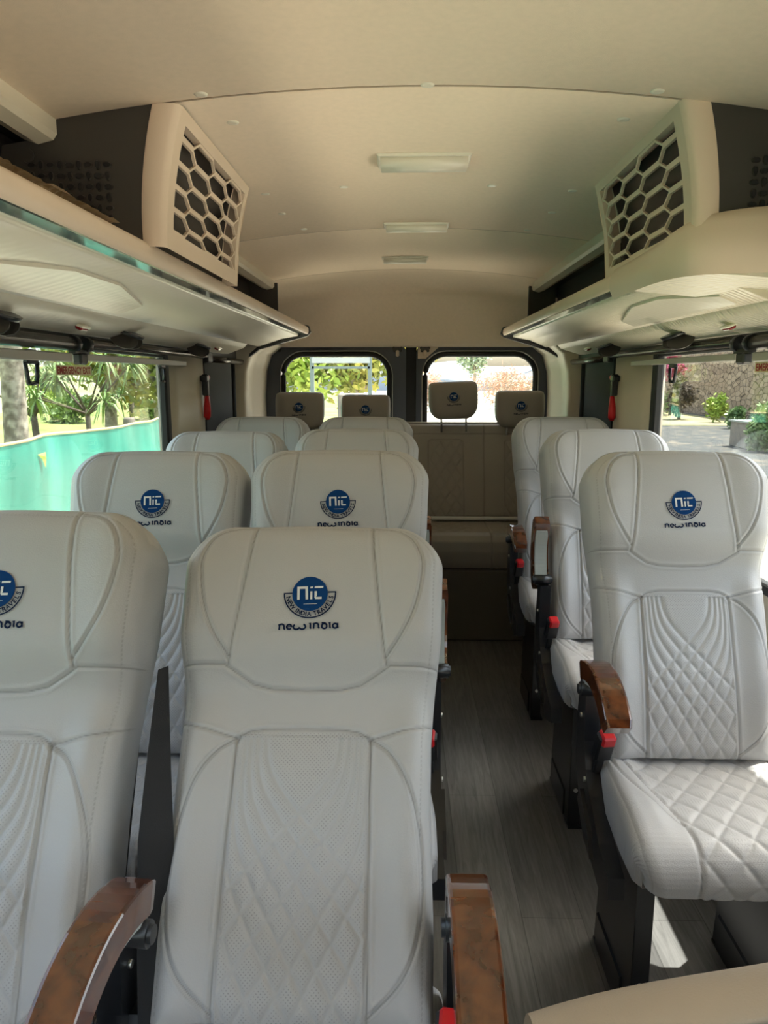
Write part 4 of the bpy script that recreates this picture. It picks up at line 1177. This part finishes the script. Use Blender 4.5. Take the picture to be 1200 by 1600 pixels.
# green tarp fence
tf = empty('tarp_fence', (-3.2, 0, GZ))
m = MB(); ny, nz = 260, 24; vs = []
for i in range(ny):
    y = -3 + 29 * i / (ny - 1)
    top = 1.54 + .015 * math.sin(y * 1.3) + .008 * math.sin(y * 3.1)
    for j in range(nz):
        a = j / (nz - 1); x = .05 * math.sin(y * 2.2 + a * 1.5) + .025 * math.sin(y * 6 + a * 3) + .02 * math.sin(a * 9 + y)
        vs.append((x, y, top * a))
m.add(vs, [(i * nz + j, i * nz + j + 1, (i + 1) * nz + j + 1, (i + 1) * nz + j) for i in range(ny - 1) for j in range(nz - 1)], 0, True); m.build('tarp', M['tarp'], tf)
m = MB(); m.tube([(.05 * math.sin(y * 2.2 + 1.5) + .025 * math.sin(y * 6 + 3) + .02 * math.sin(9 + y), y, 1.555 + .015 * math.sin(y * 1.3) + .008 * math.sin(y * 3.1)) for y in np.linspace(-3, 26, 200)], .013, 6); m.build('hem', M['cream'], tf)
for y in np.arange(-2, 26, 2.6):
    m = MB(); m.tube([(-.12, y, 0), (-.12, y, 1.5)], .04, 8); m.build('fence_post', M['bark'], tf)
tag(tf, 'turquoise green tarp fence with a pale hem running beside the van', 'fence')
sc = atx(65, 716, -3.12); m = MB()
m.add([(0, -.10, .06), (.02, .10, .08), (.03, .08, -.02), (.04, .02, -.14), (.03, -.03, -.02), (.05, 0, .03)], [(0, 1, 5), (1, 2, 5), (2, 3, 4), (2, 4, 5), (4, 0, 5)]); o = m.build('torn_patch', M['leafA'], tf); o.location = sc - Vector(tf.location); o.scale = (.6, .6, .6)

def leaves(n, cen, rad, size, seed, clump=14, mi=0, droop=0.0, asp=.45):
    r = np.random.default_rng(seed); cs = r.normal(size=(clump, 3)); cs /= np.linalg.norm(cs, axis=1)[:, None]; cs *= r.uniform(.2, .85, (clump, 1)) ; k = r.integers(0, clump, n)
    p = cs[k] + r.normal(size=(n, 3)) * .20; p = p * np.array(rad) + np.array(cen)
    a = r.normal(size=(n, 3)); a[:, 2] -= droop; a /= np.linalg.norm(a, axis=1)[:, None]; b = np.cross(a, r.normal(size=(n, 3))); b /= np.linalg.norm(b, axis=1)[:, None]
    s = size * r.uniform(.6, 1.3, (n, 1)); q = np.stack([p - a * s, p + b * s * asp, p + a * s, p - b * s * asp], 1).reshape(-1, 3)
    return q, [(4 * i, 4 * i + 1, 4 * i + 2, 4 * i + 3) for i in range(n)]
def tree(loc, h, crown, n, size, lm, tr, label, group=None, cat='tree', seed=1, trunk=True, lean=0, tm='bark', asp=.45, name='tree', z0=None, droop=0):
    t = empty(name, loc)
    if trunk:
        m = MB(); m.tube([(0, 0, -.3), (lean * .3, 0, h * .35), (lean * .7, .05, h * .7), (lean, 0, h)], [tr * 1.2, tr, tr * .9, tr * .6], 12)
        for k in range(5):
            a = k * 1.3 + seed; m.tube([(lean * .7, 0, h * .7), (lean + math.cos(a) * crown[0] * .5, math.sin(a) * crown[1] * .5, h + crown[2] * .3)], [tr * .5, tr * .15], 6)
        m.build('trunk', M[tm], t)
    q, f = leaves(n, (lean, 0, (h + crown[2] * .4) if z0 is None else z0), crown, size, seed, asp=asp, droop=droop); m = MB(); m.add(q.tolist(), f); m.build('foliage', M[lm], t, recalc=False)
    tag(t, label, cat, group); return t
def palm(loc, h, nfr, R, label, seed=3, spread=1.0, tr=.08, lm='leafD', kids=6):
    r = random.Random(seed); t = empty('palm_tree', loc); m = MB(); f = MB()
    m.tube([(0, 0, -.3), (.02, 0, h * .5), (0, 0, h)], [tr * 1.3, tr, tr * .9], 8)
    for k in range(kids):
        a = 2 * PI * k / kids + r.random(); el = r.uniform(.15, 1.25); L = R * r.uniform(.7, 1.1)
        tip = Vector((math.cos(a) * math.cos(el) * L, math.sin(a) * math.cos(el) * L, h + math.sin(el) * L))
        m.tube([(0, 0, h - .1), tuple(Vector((0, 0, h)).lerp(tip, .5) + Vector((0, 0, -.04))), tuple(tip)], [tr * .5, tr * .32, tr * .22], 6)
        for q in range(nfr):
            aa = r.uniform(0, 2 * PI); e2 = r.uniform(-1.0, 1.0); l = R * .42 * r.uniform(.7, 1.1)
            d = Vector((math.cos(aa) * math.cos(e2), math.sin(aa) * math.cos(e2), math.sin(e2)))
            sd = d.cross(Vector((0, 0, 1))).normalized() * .018 * R
            p1 = tip + d * l * .5 + Vector((0, 0, .02)); p2 = tip + d * l - Vector((0, 0, l * .35))
            f.add([tip - sd * .6, tip + sd * .6, p1 + sd, p1 - sd, p2], [(0, 1, 2, 3), (3, 2, 4)])
    m.build('trunk', M['barkdark'], t); f.build('foliage', M[lm], t, recalc=False); tag(t, label, 'tree'); return t
def gz(x, y): return GZ + (max(0, (-x - 3.4) / 12.6 * .7) if x > -16 else .7 + (-x - 16) / 54 * 5.4)
def place(px, py, X): p = atx(px, py, X); return (p.x, p.y, gz(p.x, p.y))
# left garden
l = place(22, 640, -5.0); tree((l[0], l[1], l[2]), 3.4, (1.5, 1.5, .9), 900, .16, 'leafB', .15, 'thick mottled tree trunk rising behind the tarp at the left photo edge', seed=4, z0=4.0)
palm(place(136, 640, -6.5), 1.27, 34, 1.25, 'branching palm behind the tarp below the left exit sticker', 5, kids=11, tr=.06, lm='leafB')
palm(place(52, 640, -8.5), 1.0, 34, 1.3, 'dark fan palm just right of the mottled trunk', 8, lm='leafB')
palm(place(205, 640, -8.5), 1.7, 34, 1.4, 'tall palm at the rear end of the left window', 12, kids=9, lm='leafB')
l = place(245, 620, -9.0); tree(l, 3.0, (.8, .9, 1.9), 2600, .12, 'leafD', .12, 'slim weeping green tree beside the rear end of the left window', seed=6, z0=2.4, asp=.2, droop=1.5)
for i, (px, X, s_, lm, lb) in enumerate(((75, -15, .9, 'leafA', 'lime green shrub behind the branching palm'), (228, -10.5, .55, 'leafB', 'low dark shrub under the weeping tree'), (110, -12, .6, 'leafB', 'small dark shrub left of the branching palm'), (160, -26, 1.3, 'leafA', 'broad lime shrub farther back in the garden'))):
    l = place(px, 640, X); tree(l, .6, (s_ * 1.3, s_ * 1.3, s_), 1600, .11, lm, .05, lb, 'garden shrubs behind the tarp', 'shrub', 20 + i, trunk=False, z0=s_ * .8, name='shrub')
m = MB(); m.tube([(0, 0, 0), (0, 0, 1.12), (0, 0, 1.16)], [.12, .12, .10], 16); l = place(202, 660, -5.6); o = m.build('bollard', M['concrete']); o.location = l; tag(o, 'short pale concrete post behind the tarp', 'post')
for i, (x, y, lm, lb) in enumerate(((-30, 8, 'leafD', 'pale distant tree behind the mottled trunk, across the slope'), (-34, 38, 'leafA', 'pale lime tree far up the slope left of the weeping tree'), (-28, 62, 'leafD', 'pale distant tree far behind the tarp'))):
    tree((x, y, gz(x, y)), 2, (3.0, 3.6, 2.2), 1800, .30, lm, .2, lb, 'distant trees on the slope', seed=40 + i, z0=2.6)
# behind: hedge seen through the left rear window
for i, (x, y, lm) in enumerate(((-5.4, 17, 'leafC'), (-3.2, 18.5, 'leafA'), (-1.2, 19, 'leafC'), (-7.6, 19, 'leafC'))):
    tree((x, y, GZ), 2.2, (1.7, 1.4, 2.0), 4200, .13, lm, .16, ['yellow green tree seen at the left of the left rear window', 'lime tree in the middle of the left rear window', 'yellow green tree at the right of the left rear window', 'yellow green tree hidden mostly by the rear pillar'][i], 'trees behind the van', seed=60 + i, z0=2.9)
# metal frame shelter close behind
sh = empty('metal_frame', (0, 9.5, GZ)); m = MB()
pl_, pr_ = at(488, 600, 9.5), at(578, 600, 9.5)
for p in (pl_, pr_): m.box((p.x, 0, 1.5), (.05, .05, 3.0))
m.build('post', M['greenpaint'], sh)
zt = at(530, 563, 9.5).z - GZ; m = MB(); m.box(((pl_.x + pr_.x) / 2, 0, zt), (abs(pr_.x - pl_.x), .06, .07)); m.build('crossbar', M['whitepaint'], sh); m = MB(); m.box(((pl_.x + pr_.x) / 2, .0, zt - .09), (abs(pr_.x - pl_.x), .05, .03)); m.build('lower_bar', M['greenpaint'], sh)
tag(sh, 'grey metal frame with a white crossbar seen through the left rear window', 'frame')
m = MB(); m.box((0, 0, .9), (.5, .4, 1.8), 0, bevel=.03); m.box((.0, -.21, 1.35), (.36, .02, .5), 1); p = at(550, 612, 13.5); o = m.build('gate_pillar', [M['concrete'], M['tarp']]); o.location = (p.x, 13.5, GZ); tag(o, 'pale pillar with green panel seen between the left rear headrests', 'pillar')
# behind right: brush and hill
for i, (x, y, s_) in enumerate(((1.5, 46, 1.5), (6.2, 50, 2.0), (10.5, 47, 1.9), (15.2, 53, 1.9), (8.5, 59, 1.9))):
    tree((x, y, GZ), .5, (s_ * 1.3, s_ * .9, s_ * .75), 2200, .17, 'brush', .05, ['dry reddish brush at the left of the right rear window', 'dry reddish brush behind the raised headrest', 'tall reddish brush in the middle of the right rear window', 'reddish brush at the right of the right rear window', 'dry brush farther back behind the raised headrest'][i], 'dry brush behind the van', 'brush', 80 + i, trunk=False, z0=s_ * .8, asp=.15, name='brush')
tree((6.2, 66, GZ), 3.5, (1.9, 1.9, 2.0), 1800, .2, 'leafD', .15, 'pale distant tree above the reddish brush', None, 'tree', 91, z0=4.2)
tree((-26, 80, gz(-26, 80)), 3.5, (6, 3, 3.5), 2600, .5, 'leafD', .3, 'wide distant tree row behind the left side of the van', None, 'tree', 92, z0=3.2)
m = MB(); vs = []
for i in range(60):
    x = -90 + 200 * i / 59; vs += [(x, 140, GZ - 2), (x, 140, 6 + 3 * math.sin(i * .35) + 1.2 * math.sin(i * 1.1) + RNG.normal() * .2), (x, 175, 4)]
m.add(vs, [(3 * i + j, 3 * i + 3 + j, 3 * i + 4 + j, 3 * i + 1 + j) for i in range(59) for j in (0, 1)], 0, True); o = m.build('hills', M['hill']); tag(o, kind='structure')
# right: dry stone retaining wall, shrubs
a = atx(1022, 655, 14.5); b_ = (16.5, 6.0)
wl_ = MB(); P0 = Vector((17.5, 64, 0)); P1 = Vector((16.0, 14, 0)); P2 = Vector((16, -6, 0)); vs = []
for k, (p, q) in enumerate(((P0, P1), (P1, P2))):
    for i in range(14):
        c = p.lerp(q, i / 13); hgt = 5.2 if k == 0 else 5.4
        vs += [(c.x, c.y, GZ - .2), (c.x + .25, c.y, GZ + hgt * .5), (c.x + .5, c.y, GZ + hgt + .15 * math.sin(i)), (c.x + 1.6, c.y, GZ + hgt)]
n = len(vs) // 4; wl_.add(vs, [(4 * i + j, 4 * i + 4 + j, 4 * i + 5 + j, 4 * i + 1 + j) for i in range(n - 1) for j in range(3)], 0); gm = MB(); gm.add([(17.6, -6, GZ + 5.3), (19, 64, GZ + 5.2), (60, 64, GZ + 7), (60, -6, GZ + 7)], [(0, 1, 2, 3)]); tag(gm.build('ground_terrace', M['grass']), kind='structure')
o = wl_.build('stone_wall', [M['stone']]); tag(o, 'tall dry stone retaining wall outside the right window', 'wall')
def cone_shrub(px, py, X, s_, lm, label, seed):
    l = atx(px, py, X); t = tree((l.x, l.y, GZ), .4, (s_ * .75, s_ * .75, s_), 1800, .10, lm, .04, label, 'garden shrubs by the stone wall', 'shrub', seed, trunk=False, z0=s_ * .8, name='shrub')
cone_shrub(1120, 652, 14.6, .72, 'leafA', 'bright lime shrub at the foot of the stone wall', 101); cone_shrub(1149, 656, 13.6, .58, 'leafB', 'darker green shrub right of the lime shrub by the wall', 102)
cone_shrub(1030, 640, 14.6, .9, 'leafB', 'dark shrub at the rear end of the right window', 103); cone_shrub(1198, 662, 10.2, .7, 'leafB', 'dark shrub at the right photo edge', 104)
l = atx(1050, 600, 14.8); tree((l.x, l.y, GZ), 1.6, (1.1, 1.1, .9), 1500, .10, 'pink', .08, 'pink flowering bush in front of the stone wall', None, 'bush', 105, z0=2.9, name='flowering_bush')
l = atx(1063, 620, 13.8); tree((l.x, l.y, GZ), 1.2, (.7, .7, .9), 1500, .12, 'barkdark', .08, 'brown leafed shrub below the pink flowers', None, 'bush', 106, z0=1.2, name='flowering_bush')
for i in range(3):
    tree((19.6, 24 + i * 11, GZ + 5.35), .3, (1.5, 2.2, .8), 900, .16, 'leafB' if i % 2 else 'leafD', .05, ['low dark shrub on top of the stone wall at the right edge', 'pale green shrub on top of the stone wall, middle one', 'dark shrub on top of the stone wall, farthest back'][::-1][2 - i], 'shrubs on top of the stone wall', 'shrub', 120 + i, trunk=False, z0=.6, name='shrub')
l = atx(1180, 690, 10.6); m = MB(); m.box((0, 0, .38), (1.0, 1.3, .76), 0, bevel=.03); m.box((0, 0, .78), (1.1, 1.4, .05), 1); o = m.build('utility_box', [M['concrete'], M['greenpaint']]); o.location = (l.x, l.y, GZ); tag(o, 'pale boxy bin with a dark lid on the ground right of the shrubs', 'box')
# the sunlit strip of ground next to the van on the right
gm = MB(); gm.add([(1.8, -20, GZ + .005), (6.0, -20, GZ + .005), (6.0, 20, GZ + .005), (1.8, 20, GZ + .005)], [(0, 1, 2, 3)]); o = gm.build('ground_path', M['sand']); tag(o, kind='structure')
